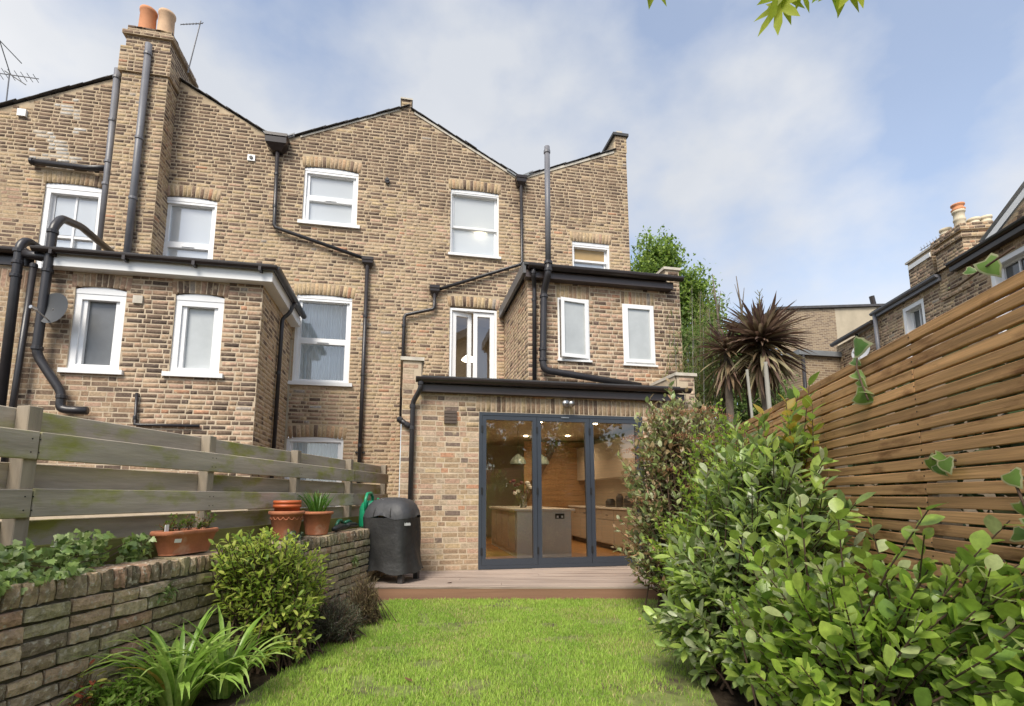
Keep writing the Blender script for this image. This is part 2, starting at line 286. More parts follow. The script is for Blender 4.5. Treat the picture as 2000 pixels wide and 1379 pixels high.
def mixc(a, b, t): return tuple(a[k] * (1 - t) + b[k] * t for k in range(3))
TAN, BRN, DRK, PNK, YEL, ORA, GRY = (.42, .305, .20), (.32, .215, .14), (.135, .095, .073), (.42, .275, .195), (.43, .32, .19), (.43, .235, .145), (.33, .28, .235)
def brick_col(pd, light=(TAN, PNK, BRN, YEL), dark=DRK, odd=0.05):
    r_ = rnd.random()
    if r_ < pd: c = mixc(dark, BRN, rnd.random() * 0.55)
    elif rnd.random() < odd: c = rnd.choice((ORA, GRY, ORA, PNK))
    else: c = mixc(rnd.choice(light), rnd.choice(light), rnd.random())
    k = rnd.uniform(.86, 1.12); return tuple(round(q * k, 4) for q in c)
class Bricks:
    """collects the bricks of one house; the 300 that show largest become objects, the rest one joined part"""
    def __init__(s, parent): s.L = []; s.parent = parent
    def one(s, fr, uc, zc, l, h, col, dep=0.011, rot=0.0):
        s.L.append((fr, uc, zc, l, h, dep, col, rot))
    def wall(s, fr, u0, u1, z0, z1, holes=(), top=None, colf=None, phase=0.0, course=.075, joint=.0145, ju=.011, bond=(.212, .100), dep=(.0015, .004)):
        z = z0; k = 0
        while z < z1:
            h = course - joint; zc = z + course / 2
            a0, a1 = u0, u1
            segs = [(a0, a1)]
            for (ha, hb, za, zb) in holes:
                if zc > za and zc < zb:
                    ns = []
                    for (a, b) in segs:
                        if hb <= a or ha >= b: ns.append((a, b)); continue
                        if ha > a: ns.append((a, ha))
                        if hb < b: ns.append((hb, b))
                    segs = ns
            u = u0 - rnd.uniform(0, .07) - ((.16 if k % 2 else 0) + phase); j = k % 2
            while u < u1:
                L_ = bond[j % len(bond)] + rnd.uniform(-.008, .006); ua, ub = u + ju / 2, u + L_ + ju / 2
                for (a, b) in segs:
                    pa, pb = max(ua, a + .002), min(ub, b - .002)
                    if pb - pa < .03: continue
                    uc = (pa + pb) / 2
                    if top and zc + .035 > min(top(pa), top(pb)):
                        continue
                    s.one(fr, uc + rnd.uniform(-.003, .003), zc + rnd.uniform(-.0035, .0035), (pb - pa) * rnd.uniform(.95, 1.0), h * rnd.uniform(.82, 1.06), colf(uc, zc), rnd.uniform(*dep), rnd.uniform(-.012, .012))
                u += L_ + ju; j += 1
            z += course; k += 1
    def arch(s, fr, u0, u1, z, h=.225, rise=.05, fan=7, colf=None, w=.075):
        n = max(3, round((u1 - u0) / w)); uc0 = (u0 + u1) / 2; hw = (u1 - u0) / 2
        for i in range(n):
            t = ((i + .5) / n) * 2 - 1; a = R(fan) * t
            zb = z + rise * (1 - t * t) - rise
            uc = uc0 + t * (hw + math.tan(abs(a)) * 0) + math.sin(a) * h / 2
            s.one(fr, uc, zb + h / 2, (u1 - u0) / n - .010, h, colf(uc, zb), rnd.uniform(.002, .005), a)
    def done(s, nobj=300, pal=18):
        sc_ = []
        for i, b in enumerate(s.L):
            p = np.array(b[0].p(b[1], b[2])); z = inview(p); sc_.append((z if z else 1e3 + i * 1e-4, i))
        sc_.sort(); ind = set(i for z, i in sc_[:nobj] if z < 900)
        rest = [b for i, b in enumerate(s.L) if i not in ind]
        cols = [s.L[i][6] for i in ind]
        if ind:
            step = sorted(cols, key=lambda c: sum(c)); pick = [step[int((k + .5) * len(step) / pal)] for k in range(pal)]
            mes = [unit_brick('brick', m_brick, c, k) for k, c in enumerate(pick)]
            for i in sorted(ind):
                fr, uc, zc, l, h, d, c, rot = s.L[i]
                k = min(range(pal), key=lambda q: sum((pick[q][e] - c[e]) ** 2 for e in range(3)) + rnd.random() * .0005)
                ux = Vector(fr.u); nn = Vector(fr.n); zz = Vector((0, 0, 1))
                if ux.cross(nn).z < 0: ux = -ux; rot = -rot
                cu, su = math.cos(rot), math.sin(rot)
                a = (ux * cu - zz * su); b2 = (zz * cu + ux * su)
                M4 = Matrix(((a.x * l, nn.x * d, b2.x * h, 0), (a.y * l, nn.y * d, b2.y * h, 0), (a.z * l, nn.z * d, b2.z * h, 0), (0, 0, 0, 1)))
                M4.translation = Vector(fr.p(uc, zc)); inst('brick', mes[k], s.parent, M4)
        if rest:
            n = len(rest); V = np.zeros((n, 8, 3)); Cc = np.zeros((n, 3))
            for i, (fr, uc, zc, l, h, d, c, rot) in enumerate(rest):
                cu, su = math.cos(rot), math.sin(rot); q = 0
                jt = nr.uniform(-.0022, .0022, 8)
                for off, sh in ((-.002, 0), (d, .0022)):
                    for e, (sx, sz) in enumerate(((-1, -1), (1, -1), (1, 1), (-1, 1))):
                        du = sx * (l / 2 - sh) + (jt[e] if off > 0 else 0); dz = sz * (h / 2 - sh) + (jt[e + 4] if off > 0 else 0)
                        V[i, q] = fr.p(uc + du * cu + dz * su, zc - du * su + dz * cu, off); q += 1
                Cc[i] = c
            F = np.array([(4, 5, 6, 7), (0, 1, 5, 4), (1, 2, 6, 5), (2, 3, 7, 6), (3, 0, 4, 7)])
            o = np_mesh('bricks', V.reshape(-1, 3), (np.arange(n)[:, None, None] * 8 + F[None]).reshape(-1, 4), np.repeat(Cc, 5, 0), m_brick, s.parent)
            tag(o, kind='stuff')
def np_mesh(name, V, F, Cf, m, parent=None, org=(0, 0, 0), smooth=False):
    o3 = np.array(ORG[parent] if parent else org, float); V = V - o3
    me = bpy.data.meshes.new(name); nv, nf, k = len(V), len(F), F.shape[1]
    me.vertices.add(nv); me.vertices.foreach_set('co', V.astype(np.float32).ravel())
    me.loops.add(nf * k); me.loops.foreach_set('vertex_index', F.astype(np.int32).ravel())
    me.polygons.add(nf); me.polygons.foreach_set('loop_start', np.arange(0, nf * k, k, dtype=np.int32)); me.polygons.foreach_set('loop_total', np.full(nf, k, np.int32))
    me.update(calc_edges=True)
    if Cf is not None:
        a = me.attributes.new('Col', 'FLOAT_COLOR', 'FACE'); arr = np.ones((nf, 4), np.float32); arr[:, :3] = Cf; a.data.foreach_set('color', arr.ravel())
    me.materials.append(m)
    if smooth: me.shade_smooth()
    o = bpy.data.objects.new(name, me); COL.objects.link(o)
    if parent: o.parent = parent
    else: o.location = o3
    ORG[o] = tuple(o3); return o

def wall_mesh(mb, fr, u0, u1, z0, holes=(), topv=None, reveal=.11):
    """mortar face with real openings and their reveals; topv = [(u, z), ...] polyline of the top"""
    def top(u):
        for (a, za), (b, zb) in zip(topv, topv[1:]):
            if a <= u <= b: return za + (zb - za) * (u - a) / (b - a) if b > a else zb
        return topv[-1][1]
    us = sorted(set([u0, u1] + [a for a, z in topv if u0 < a < u1] + [x for h in holes for x in h[:2] if u0 < x < u1]))
    for a, b in zip(us, us[1:]):
        m_ = (a + b) / 2; e = 1e-6; ta, tb = top(a + e), top(b - e); z = z0
        hs = sorted([h for h in holes if h[0] < m_ < h[1]], key=lambda h: h[2])
        for h in hs:
            if h[2] > z: mb.add([fr.p(a, z), fr.p(b, z), fr.p(b, h[2]), fr.p(a, h[2])], [(0, 1, 2, 3)])
            z = h[3]
        mb.add([fr.p(a, z), fr.p(b, z), fr.p(b, tb), fr.p(a, ta)], [(0, 1, 2, 3)])
    for (a, b, za, zb) in holes:
        c = [(a, za), (b, za), (b, zb), (a, zb)]
        for (p, q) in zip(c, c[1:] + c[:1]):
            mb.add([fr.p(*p), fr.p(*q), fr.p(*q, -reveal), fr.p(*p, -reveal)], [(0, 1, 2, 3)])
    return top

def frame_rect(mb, fr, u0, u1, z0, z1, t, o0, o1, tb=None):
    """rectangular frame of bar width t between offsets o0 (back) and o1 (front)"""
    tb = tb or t
    def bx(a, b, c, d):
        P = [fr.p(a, c, o0), fr.p(b, c, o0), fr.p(b, d, o0), fr.p(a, d, o0), fr.p(a, c, o1), fr.p(b, c, o1), fr.p(b, d, o1), fr.p(a, d, o1)]
        mb.add(P, [(4, 5, 6, 7), (3, 2, 1, 0), (0, 1, 5, 4), (1, 2, 6, 5), (2, 3, 7, 6), (3, 0, 4, 7)])
    bx(u0, u0 + t, z0, z1); bx(u1 - t, u1, z0, z1); bx(u0 + t, u1 - t, z1 - t, z1); bx(u0 + t, u1 - t, z0, z0 + tb)
def fbox(mb, fr, u0, u1, z0, z1, o0, o1):
    P = [fr.p(u0, z0, o0), fr.p(u1, z0, o0), fr.p(u1, z1, o0), fr.p(u0, z1, o0), fr.p(u0, z0, o1), fr.p(u1, z0, o1), fr.p(u1, z1, o1), fr.p(u0, z1, o1)]
    return mb.add(P, [(4, 5, 6, 7), (3, 2, 1, 0), (0, 1, 5, 4), (1, 2, 6, 5), (2, 3, 7, 6), (3, 0, 4, 7)])

def window(house, fr, u0, u1, z0, z1, style='two', head=.10, rise=.05, sill=True, pane=None, pane2=None, behind='pane_backing', margin=.035, t=.055, split=.5, sillw=.07, sillz=.06):
    """a window set in a brick opening: white lining + sashes + panes + sill, recessed in the reveal"""
    m = MB(); r0 = -.105
    frame_rect(m, fr, u0, u1, z0, z1 - head, margin + .012, r0 - .03, -.028)          # painted lining of the reveal
    n = 9; pts = []                                                                     # segmental head panel
    for i in range(n + 1):
        tt = i / n * 2 - 1; pts.append((u0 + (u1 - u0) * i / n, z1 - rise * tt * tt))
    for (a, za), (b, zb) in zip(pts, pts[1:]):
        m.add([fr.p(a, z1 - head, -.02), fr.p(b, z1 - head, -.02), fr.p(b, zb, -.02), fr.p(a, za, -.02)], [(0, 1, 2, 3)])
    m.add([fr.p(u0, z1 - head, -.02), fr.p(u1, z1 - head, -.02), fr.p(u1, z1 - head, r0 - .03), fr.p(u0, z1 - head, r0 - .03)], [(3, 2, 1, 0)])
    win = m.build('window', m_upvc, house)
    a, b, c, d = u0 + margin + .014, u1 - margin - .014, z0 + .012, z1 - head - .006
    if style in ('two', 'sash'):
        mid = c + (d - c) * split
        f = MB()
        if style == 'two': frame_rect(f, fr, a, b, mid + .001, d, t, r0 - .04, r0 + .035); f.build('frame', m_upvc, win); f = MB(); frame_rect(f, fr, a, b, c, mid - .001, t + .008, r0 - .04, r0 + .050); f.build('sash', m_upvc, win)
        else: frame_rect(f, fr, a, b, mid - .02, d, .045, r0 - .04, r0 - .005); f.build('sash', m_upvc, win); f = MB(); frame_rect(f, fr, a, b, c, mid + .02, .045, r0 - .085, r0 - .045); f.build('sash', m_upvc, win)
        p = MB(); p.add([fr.p(a + t, mid + t * .7, r0 - .015), fr.p(b - t, mid + t * .7, r0 - .015), fr.p(b - t, d - t, r0 - .015), fr.p(a + t, d - t, r0 - .015)], [(0, 1, 2, 3)]); p.build('pane', pane or m_wpane, win)
        o2 = r0 - .012 if style == 'two' else r0 - .062
        p = MB(); p.add([fr.p(a + t, c + t, o2), fr.p(b - t, c + t, o2), fr.p(b - t, mid - t * .7, o2), fr.p(a + t, mid - t * .7, o2)], [(0, 1, 2, 3)]); p.build('pane', pane2 or pane or m_wpane, win)
        if style == 'two':
            g = MB(); fbox(g, fr, (a + b) / 2 - .11, (a + b) / 2 + .11, mid - .045, mid - .028, r0 + .05, r0 + .066); g.build('trickle_vent', m_metal, win)
    else:
        f = MB(); frame_rect(f, fr, a, b, c, d, t, r0 - .04, r0 + .045); f.build('sash', m_upvc, win)
        p = MB(); p.add([fr.p(a + t, c + t, r0 - .01), fr.p(b - t, c + t, r0 - .01), fr.p(b - t, d - t, r0 - .01), fr.p(a + t, d - t, r0 - .01)], [(0, 1, 2, 3)]); p.build('pane', pane or m_frost, win)
        g = MB(); fbox(g, fr, a + .04, b - .04, d - .018, d - .004, r0 + .045, r0 + .06); g.build('trickle_vent', m_metal, win)
    if sill:
        q = MB(); fbox(q, fr, u0 - sillw, u1 + sillw, z0 - sillz, z0 + .008, r0, .055); q.build('sill', m_white, win)
    if behind:
        k = MB(); o = r0 - .2
        if behind == 'curtain':
            nn = 60; um = [u0 - .05 + (u1 - u0 + .1) * i / nn for i in range(nn + 1)]
            for i in range(nn):
                oa = o + .022 * math.sin(i * 1.9) + .01 * math.sin(i * .7); ob = o + .022 * math.sin((i + 1) * 1.9) + .01 * math.sin((i + 1) * .7)
                k.add([fr.p(um[i], z0 - .05, oa), fr.p(um[i + 1], z0 - .05, ob), fr.p(um[i + 1], z1, ob), fr.p(um[i], z1, oa)], [(0, 1, 2, 3)])
            k.build('curtain', m_curtain, win, smooth=True)
        else:
            k.add([fr.p(u0 - .05, z0 - .05, o), fr.p(u1 + .05, z0 - .05, o), fr.p(u1 + .05, z1 + .03, o), fr.p(u0 - .05, z1 + .03, o)], [(0, 1, 2, 3)]); k.build('pane_backing', m_backing, win)  # pale panel added behind the glass to lighten the panes
    return win

def pipe(house, name, pts, r, m=None, clips=(), seg=12, round_=0.0):
    P = [Vector(p) for p in pts]
    if round_:
        Q = [P[0]]
        for i in range(1, len(P) - 1):
            a = P[i] + (P[i - 1] - P[i]).normalized() * min(round_, (P[i - 1] - P[i]).length * .45); b = P[i] + (P[i + 1] - P[i]).normalized() * min(round_, (P[i + 1] - P[i]).length * .45)
            for k in range(5):
                t = k / 4; Q.append(a * (1 - t) ** 2 + P[i] * 2 * t * (1 - t) + b * t * t)
        P = Q + [P[-1]]
    mb = MB(); mb.tube(P, r, seg); o = mb.build(name, m or m_pipe, house, smooth=True)
    for (p, ax) in clips:
        c = MB(); p = Vector(p); ax = Vector(ax).normalized(); c.tube([p - ax * .03, p - ax * .022, p + ax * .022, p + ax * .03], [r * 1.05, r * 1.22, r * 1.22, r * 1.05], seg); c.build('pipe_clip', m or m_pipe, o)
    return o

def hopper(house, c, wt=.20, wb=.10, h=.26, d=.2, m=None):
    x, y, z = c; mb = MB()
    v = []
    for (ww, zz, dd) in ((wt, z, d), (wt, z - .06, d), (wt * .93, z - .075, d * .93), (wt * .93, z - h * .6, d * .9), (wb, z - h, d * .55)):
        v += [(x - ww, y, zz), (x - ww, y - dd, zz), (x + ww, y - dd, zz), (x + ww, y, zz)]
    f = [(0, 3, 2, 1)]
    for k in range(4):
        for j in range(4): f.append((k * 4 + j, k * 4 + (j + 1) % 4, k * 4 + 4 + (j + 1) % 4, k * 4 + 4 + j))
    f.append((16, 17, 18, 19)); mb.add(v, f)
    return mb.build('hopper', m or m_gutter, house)

# ------------------------------------------------------------------ ground
g = MB(); g.add([(-300, -300, -.02), (300, -300, -.02), (300, 300, -.02), (-300, 300, -.02)], [(0, 1, 2, 3)])
tag(g.build('ground', m_soil), kind='structure')

# ------------------------------------------------------------------ houses
X_, NY = (1, 0, 0), (0, -1, 0)
MY = 10.2
FM = Fr((0, MY, 0), u=X_, n=NY)
def cl(x, a=.03, b=.95): return max(a, min(b, x))
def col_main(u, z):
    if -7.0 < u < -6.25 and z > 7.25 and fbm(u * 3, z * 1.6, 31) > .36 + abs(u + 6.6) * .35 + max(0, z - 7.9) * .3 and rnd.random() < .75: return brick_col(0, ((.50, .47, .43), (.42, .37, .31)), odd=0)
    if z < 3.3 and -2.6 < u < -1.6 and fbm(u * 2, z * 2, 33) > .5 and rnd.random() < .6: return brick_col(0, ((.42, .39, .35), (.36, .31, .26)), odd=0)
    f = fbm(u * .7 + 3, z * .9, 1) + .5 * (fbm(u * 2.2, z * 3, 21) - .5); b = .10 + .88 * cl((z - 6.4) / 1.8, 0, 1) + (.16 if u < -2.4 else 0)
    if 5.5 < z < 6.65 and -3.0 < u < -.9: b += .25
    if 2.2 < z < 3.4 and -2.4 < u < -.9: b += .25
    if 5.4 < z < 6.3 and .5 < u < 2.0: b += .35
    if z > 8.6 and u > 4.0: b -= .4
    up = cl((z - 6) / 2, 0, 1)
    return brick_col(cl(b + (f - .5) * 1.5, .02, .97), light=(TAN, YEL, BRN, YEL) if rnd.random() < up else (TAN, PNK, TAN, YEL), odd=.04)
def col_out(u, z): return brick_col(cl(.42 + (fbm(u * .8, z * .8, 4) - .5) * .9), light=(BRN, TAN, BRN, PNK), dark=(.115, .085, .068), odd=.05)
def col_side(u, z): return brick_col(cl(.22 + (fbm(u, z, 5) - .5)), light=(TAN, YEL, TAN), odd=.02)
def col_ext(u, z): return brick_col(cl(.10 + (fbm(u * .9, z * .9, 6) - .5) * .5), light=(TAN, PNK, TAN, YEL, BRN, (.48, .38, .28)), dark=(.17, .13, .11), odd=.16)
def col_r1(u, z): return brick_col(cl(.26 + (.35 if u > 4.35 else 0) + (fbm(u * .9, z * .9, 8) - .5) * .8), light=(TAN, PNK, BRN, PNK), dark=(.12, .085, .07), odd=.05)
def col_arch(u, z): return brick_col(.16, light=(YEL, TAN, YEL, mixc(YEL, ORA, .45)), odd=.04)
def col_sold(u, z): return brick_col(.16, light=(TAN, BRN, YEL), odd=.05)

def slab(mb, a, b, y0, y1, th):                                     # sloping roof slab between two (x, z) points
    (xa, za), (xb, zb) = a, b
    return mb.add([(xa, y0, za), (xb, y0, zb), (xb, y1, zb), (xa, y1, za), (xa, y0, za + th), (xb, y0, zb + th), (xb, y1, zb + th), (xa, y1, za + th)],
                  [(3, 2, 1, 0), (4, 5, 6, 7), (0, 1, 5, 4), (1, 2, 6, 5), (2, 3, 7, 6), (3, 0, 4, 7)])
def slates(house, roof, a, b, y0, th=.010, n=None):                 # the row of slate edges along a verge, each a little uneven
    n = n or int(math.hypot(b[0] - a[0], b[1] - a[1]) / .22)
    for i in range(n):
        t0, t1 = i / n - .01, (i + 1) / n + .015; l = lambda t: (a[0] + (b[0] - a[0]) * t, a[1] + (b[1] - a[1]) * t)
        p, q = l(t0), l(t1); mb = MB(); e = rnd.uniform(-.004, .010)
        slab(mb, (p[0], p[1] + e + (0 if a[1] < b[1] else .012)), (q[0], q[1] + e + (.012 if a[1] < b[1] else 0)), y0 - rnd.uniform(.0, .025), y0 + .35, th); mb.build('slate', m_slate, roof)
def butterfly(house, segs):
    mb = MB()
    for a, b in segs: slab(mb, a, b, MY + .02, 17.5, .022)
    roof = mb.build('roof', m_slate, house)
    for a, b in segs: slates(house, roof, (a[0], a[1] + .024), (b[0], b[1] + .024), MY - .045)
    return roof

# ---- our house
H = thing('terraced_house', 'brick terraced house with grey folding glass doors opening onto the deck', 'house', (2.4, 10.2, 0))
BK = Bricks(H)
topv = [(-.1, 9.53), (-.04, 9.50), (2.27, 8.24), (2.35, 8.19), (2.43, 8.24), (4.62, 9.20), (4.621, 9.44), (4.93, 9.50)]
holesM = [(.82, 1.88, 6.29, 7.80), (3.55, 4.44, 5.3, 6.86), (.84, 1.84, 3.0, 5.14)]
mb = MB(); topf = wall_mesh(mb, FM, -.1, 4.93, 2.96, holesM, topv)
FS = Fr((4.93, MY, 0), u=(0, 1, 0), n=(1, 0, 0)); mb.add([FS.p(0, 0), FS.p(8, 0), FS.p(8, 9.5), FS.p(0, 9.5)], [(0, 1, 2, 3)])
mb.build('wall', m_mortar, H)
AR = [(.82, 1.88, 7.80), (3.55, 4.44, 6.86), (.84, 1.84, 5.14)]
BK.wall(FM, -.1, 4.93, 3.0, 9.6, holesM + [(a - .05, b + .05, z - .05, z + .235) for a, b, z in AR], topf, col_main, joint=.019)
for a, b, z in AR: BK.arch(FM, a - .04, b + .04, z, .225, .03 if z != 6.86 else .005, 7 if z < 7 else 5, col_arch if z != 6.86 else (lambda u, z: brick_col(.03, (TAN, YEL, TAN))))
# ---- neighbour house
NB = thing('terraced_house', 'brick terraced house next door with tall chimney and white-fascia rear wing', 'house', (-2.7, 10.2, 0))
BN = Bricks(NB)
topn = [(-5.05, 9.62), (-4.7, 9.47), (-2.86, 8.45), (-2.71, 8.37), (-2.55, 8.45), (-.3, 9.50), (-.1, 9.53)]
holesN = [(-2.18, -1.11, 6.69, 7.93), (-2.19, -1.13, 3.37, 5.17), (-2.22, -1.18, .8, 2.31), (-4.71, -3.76, 5.25, 6.97)]
mb = MB(); topfn = wall_mesh(mb, FM, -5.05, -.1, 0, holesN, topn); mb.build('wall', m_mortar, NB)
ARN = [(-2.18, -1.11, 7.93), (-2.19, -1.13, 5.17), (-2.22, -1.18, 2.31), (-4.71, -3.76, 6.97)]
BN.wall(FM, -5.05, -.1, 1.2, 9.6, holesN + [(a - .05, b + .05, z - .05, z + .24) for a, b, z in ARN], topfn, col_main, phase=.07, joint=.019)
for a, b, z in ARN: BN.arch(FM, a - .04, b + .04, z, .23, .05, 8, col_arch)
# ---- house at the far left
HL = thing('terraced_house', 'brick terraced house at the left edge of the photograph, left of the chimney', 'house', (-7.5, 10.2, 0))
BL = Bricks(HL)
topl = [(-11, 9.9), (-10.3, 9.55), (-7.95, 8.30), (-7.8, 8.24), (-7.6, 8.34), (-5.69, 9.33), (-5.05, 9.62)]
holesL = [(-6.70, -5.74, 5.2, 6.99)]
mb = MB(); topfl = wall_mesh(mb, FM, -11, -5.05, 0, holesL, topl); mb.build('wall', m_mortar, HL)
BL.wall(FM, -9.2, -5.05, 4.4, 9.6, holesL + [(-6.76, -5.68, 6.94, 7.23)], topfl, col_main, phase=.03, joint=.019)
BL.arch(FM, -6.74, -5.70, 6.99, .23, .04, 7, col_arch)

butterfly(H, [((-.06, 9.50), (2.33, 8.22)), ((2.37, 8.22), (4.64, 9.21))])
butterfly(NB, [((-4.68, 9.46), (-2.74, 8.38)), ((-2.68, 8.38), (-.14, 9.56))])
butterfly(HL, [((-10.3, 9.55), (-7.83, 8.26)), ((-7.77, 8.26), (-5.48, 9.43))])
v = MB(); slab(v, (.0, 9.425), (2.26, 8.205), MY - .020, MY + .01, .055); v.build('verge_fillet', m_cream, H)
v = MB(); slab(v, (2.5, 8.235), (4.62, 9.145), MY - .020, MY + .01, .06); v.build('verge_fillet', m_cream, H)
v = MB(); slab(v, (-2.30, 8.52), (-.32, 9.455), MY - .018, MY + .01, .04); v.build('verge_fillet', m_cream, NB)
# lead valley aprons either side of the hopper heads
for hx, hz, par in ((2.35, 8.22, H), (-2.71, 8.39, NB)):
    for s_ in (-1, 1):
        v = MB(); slab(v, (hx + s_ * .03, hz - .02), (hx + s_ * .30, hz + .13), MY - .05, MY + .02, .07); v.build('lead_flashing', m_lead, par)
# party stub and parapet end
FB = lambda x, y: Fr((x, y, 0), u=X_, n=NY)
st = MB(); st.box(-.275, -.065, MY - .005, MY + .35, 9.38, 9.74); st.build('party_stub', m_mortar, NB)
BN.wall(FB(0, MY - .005), -.275, -.065, 9.38, 9.735, (), None, col_main)
st = MB(); st.box(-.30, -.04, MY - .03, MY + .37, 9.74, 9.775); st.build('party_stub_cap', m_cream, NB)
st = MB(); st.box(4.66, 4.945, MY - .008, 17, 9.2, 9.60); pr = st.build('parapet', m_mortar, H)
BK.wall(FB(0, MY - .008), 4.66, 4.945, 9.225, 9.60, (), None, col_main)
st = MB(); st.box(4.60, 4.985, MY - .05, 17, 9.602, 9.67); st.build('coping', m_felt, pr)
st = MB(); st.box(4.70, 4.84, MY - .02, MY + .2, 9.67, 9.73); st.build('ridge_tile', m_cream, pr)

# ---- windows of the main wall
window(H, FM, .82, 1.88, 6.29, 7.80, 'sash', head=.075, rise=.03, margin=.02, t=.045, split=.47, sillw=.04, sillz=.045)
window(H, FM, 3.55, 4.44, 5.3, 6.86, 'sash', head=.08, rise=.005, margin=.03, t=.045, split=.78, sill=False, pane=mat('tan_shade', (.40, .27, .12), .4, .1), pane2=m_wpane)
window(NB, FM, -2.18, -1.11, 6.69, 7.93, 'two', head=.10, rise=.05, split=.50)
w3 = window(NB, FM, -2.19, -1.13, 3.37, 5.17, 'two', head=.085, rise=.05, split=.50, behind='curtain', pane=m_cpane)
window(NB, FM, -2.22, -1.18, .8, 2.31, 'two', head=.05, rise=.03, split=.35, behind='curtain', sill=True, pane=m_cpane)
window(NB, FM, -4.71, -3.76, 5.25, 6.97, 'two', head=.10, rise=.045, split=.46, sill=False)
wl = window(HL, FM, -6.70, -5.74, 5.2, 6.99, 'sash', head=.11, rise=.035, margin=.075, split=.46, sill=False)
q = MB(); fbox(q, FM, -6.235, -6.205, 5.3, 6.84, -.17, -.10); q.build('glazing_bar', m_upvc, wl)
# french doors on to the lower roof, left leaf ajar
q = MB(); frame_rect(q, FM, .84, 1.84, 3.0, 5.10, .05, -.14, -.02); fd = q.build('french_door', m_upvc, H)
def leaf_door(u0, u1, ang, hinge):
    a = R(ang); ux = np.array([math.cos(a), math.sin(a), 0]); nn = np.array([math.sin(a), -math.cos(a), 0])
    f = Fr((hinge[0], hinge[1], 0), u=ux, n=nn); m1 = MB(); frame_rect(m1, f, u0, u1, 3.05, 5.04, .085, -.02, .03); m1.build('door_leaf', m_upvc, fd)
    p = MB(); p.add([f.p(u0 + .08, 3.1, 0), f.p(u1 - .08, 3.1, 0), f.p(u1 - .08, 4.96, 0), f.p(u0 + .08, 4.96, 0)], [(0, 1, 2, 3)]); p.build('pane', m_cpane, fd)
leaf_door(0, .43, 14, (.895, MY + .085)); leaf_door(-.44, 0, 0, (1.785, MY + .085))
q = MB(); q.box(.6, 2.1, MY + 1.9, MY + 1.95, 3, 5.4); q.box(.6, .65, MY + .2, MY + 1.9, 3, 5.4); q.box(2.05, 2.1, MY + .2, MY + 1.9, 3, 5.4); q.box(.6, 2.1, MY + .2, MY + 1.9, 5.35, 5.4); q.box(.6, 2.1, MY + .2, MY + 1.9, 2.98, 3.02)
q.build('upper_room', m_int, H)
q = MB(); q.lathe((1.36, MY + 1.0, 4.28), [(0, .09), (.05, .085), (.13, .02), (.16, -.02), (.12, -.05), (0, -.05)], 20)
tag(q.build('pendant_lamp', m_shade_lit, org=(1.36, MY + 1.0, 4.23), smooth=True), 'small lit pendant lamp seen through the upper french doors', 'lamp')
q = MB(); q.lathe((1.50, MY + .22, 6.97), [(0, .085), (.06, .075), (.14, .02), (.15, 0), (.14, -.02), (.06, -.075), (0, -.085)], 24, sy=.25)
tag(q.build('pendant_lamp', m_shade_lit, org=(1.47, MY + .2, 6.96), smooth=True), 'glowing oval lampshade behind the top floor sash window', 'lamp')

# ---- chimney with two pots
CH = MB()
for (xa, xb, za, zb, y0) in ((-5.44, -4.66, 4.0, 9.14, 9.80), (-5.50, -4.62, 9.14, 9.62, 9.76), (-5.44, -4.68, 9.62, 9.93, 9.81), (-5.50, -4.62, 9.93, 10.01, 9.76), (-5.44, -4.68, 10.01, 10.14, 9.81)):
    CH.box(xa, xb, y0, 10.21 if zb < 9.1 else 11.0, za, zb)
ch = CH.build('chimney', m_mortar, NB)
def col_ch(u, z): return brick_col(cl(.30 + .45 * cl((z - 8.6) / 1.2, 0, 1) + (fbm(u * 1.2, z, 9) - .5) * .7), light=(TAN, YEL, BRN), odd=.06)
for (xa, xb, za, zb, y0) in ((-5.44, -4.66, 4.6, 9.14, 9.80), (-5.50, -4.62, 9.14, 9.62, 9.76), (-5.44, -4.68, 9.62, 9.93, 9.81), (-5.50, -4.62, 9.93, 10.01, 9.76), (-5.44, -4.68, 10.01, 10.14, 9.81)):
    BN.wall(FB(0, y0), xa, xb, za, zb - .02, (), None, col_ch, joint=.019)
    BN.wall(Fr((xb, y0, 0), u=(0, 1, 0), n=(1, 0, 0)), 0, (10.21 if zb < 9.1 else 11.0) - y0, za, zb - .02, (), None, col_ch, joint=.019)
for k, (px, mt) in enumerate(((-5.22, m_pot_red), (-4.89, m_pot_clay))):
    p = MB(); p.lathe((px, 10.02, 10.13), [(.150, 0), (.142, .2), (.136, .50), (.150, .52), (.152, .57), (.128, .58), (.120, .40), (.12, .05)], 24); p.build('chimney_pot', mt, ch, smooth=True)
    p = MB(); p.lathe((px, 10.02, 10.12), [(.24, 0), (.16, .06)], 20); p.build('flaunching', m_cream, ch)

# ---- rear wing of the neighbour
OY = 8.15; FO = Fr((0, OY, 0), u=X_, n=NY); FOS = Fr((-2.25, OY, 0), u=(0, 1, 0), n=(1, 0, 0))
hO = [(-4.80, -4.13, 2.98, 4.24), (-3.47, -2.79, 2.99, 4.24)]
mb = MB(); wall_mesh(mb, FO, -5.40, -2.25, 0, hO, [(-5.40, 4.46), (-2.25, 4.46)]); wall_mesh(mb, FOS, 0, 2.06, 0, (), [(0, 4.46), (2.06, 4.46)])
wing = mb.build('rear_wing', m_mortar2, NB)
BN.wall(FO, -5.40, -2.25, 1.32, 4.44, hO + [(a - .05, b + .05, 4.19, 4.46) for a, b, _, _ in hO], None, col_out)
for a, b, _, _ in hO: BN.arch(FO, a - .05, b + .05, 4.24, .20, .04, 7, col_out)
BN.wall(FOS, 0, 2.06, 1.32, 4.44, (), None, col_side, phase=.1)
window(NB, FO, -4.80, -4.13, 2.98, 4.24, 'one', head=.11, rise=.045, pane=m_frost_d, behind=None, margin=.075, t=.06)
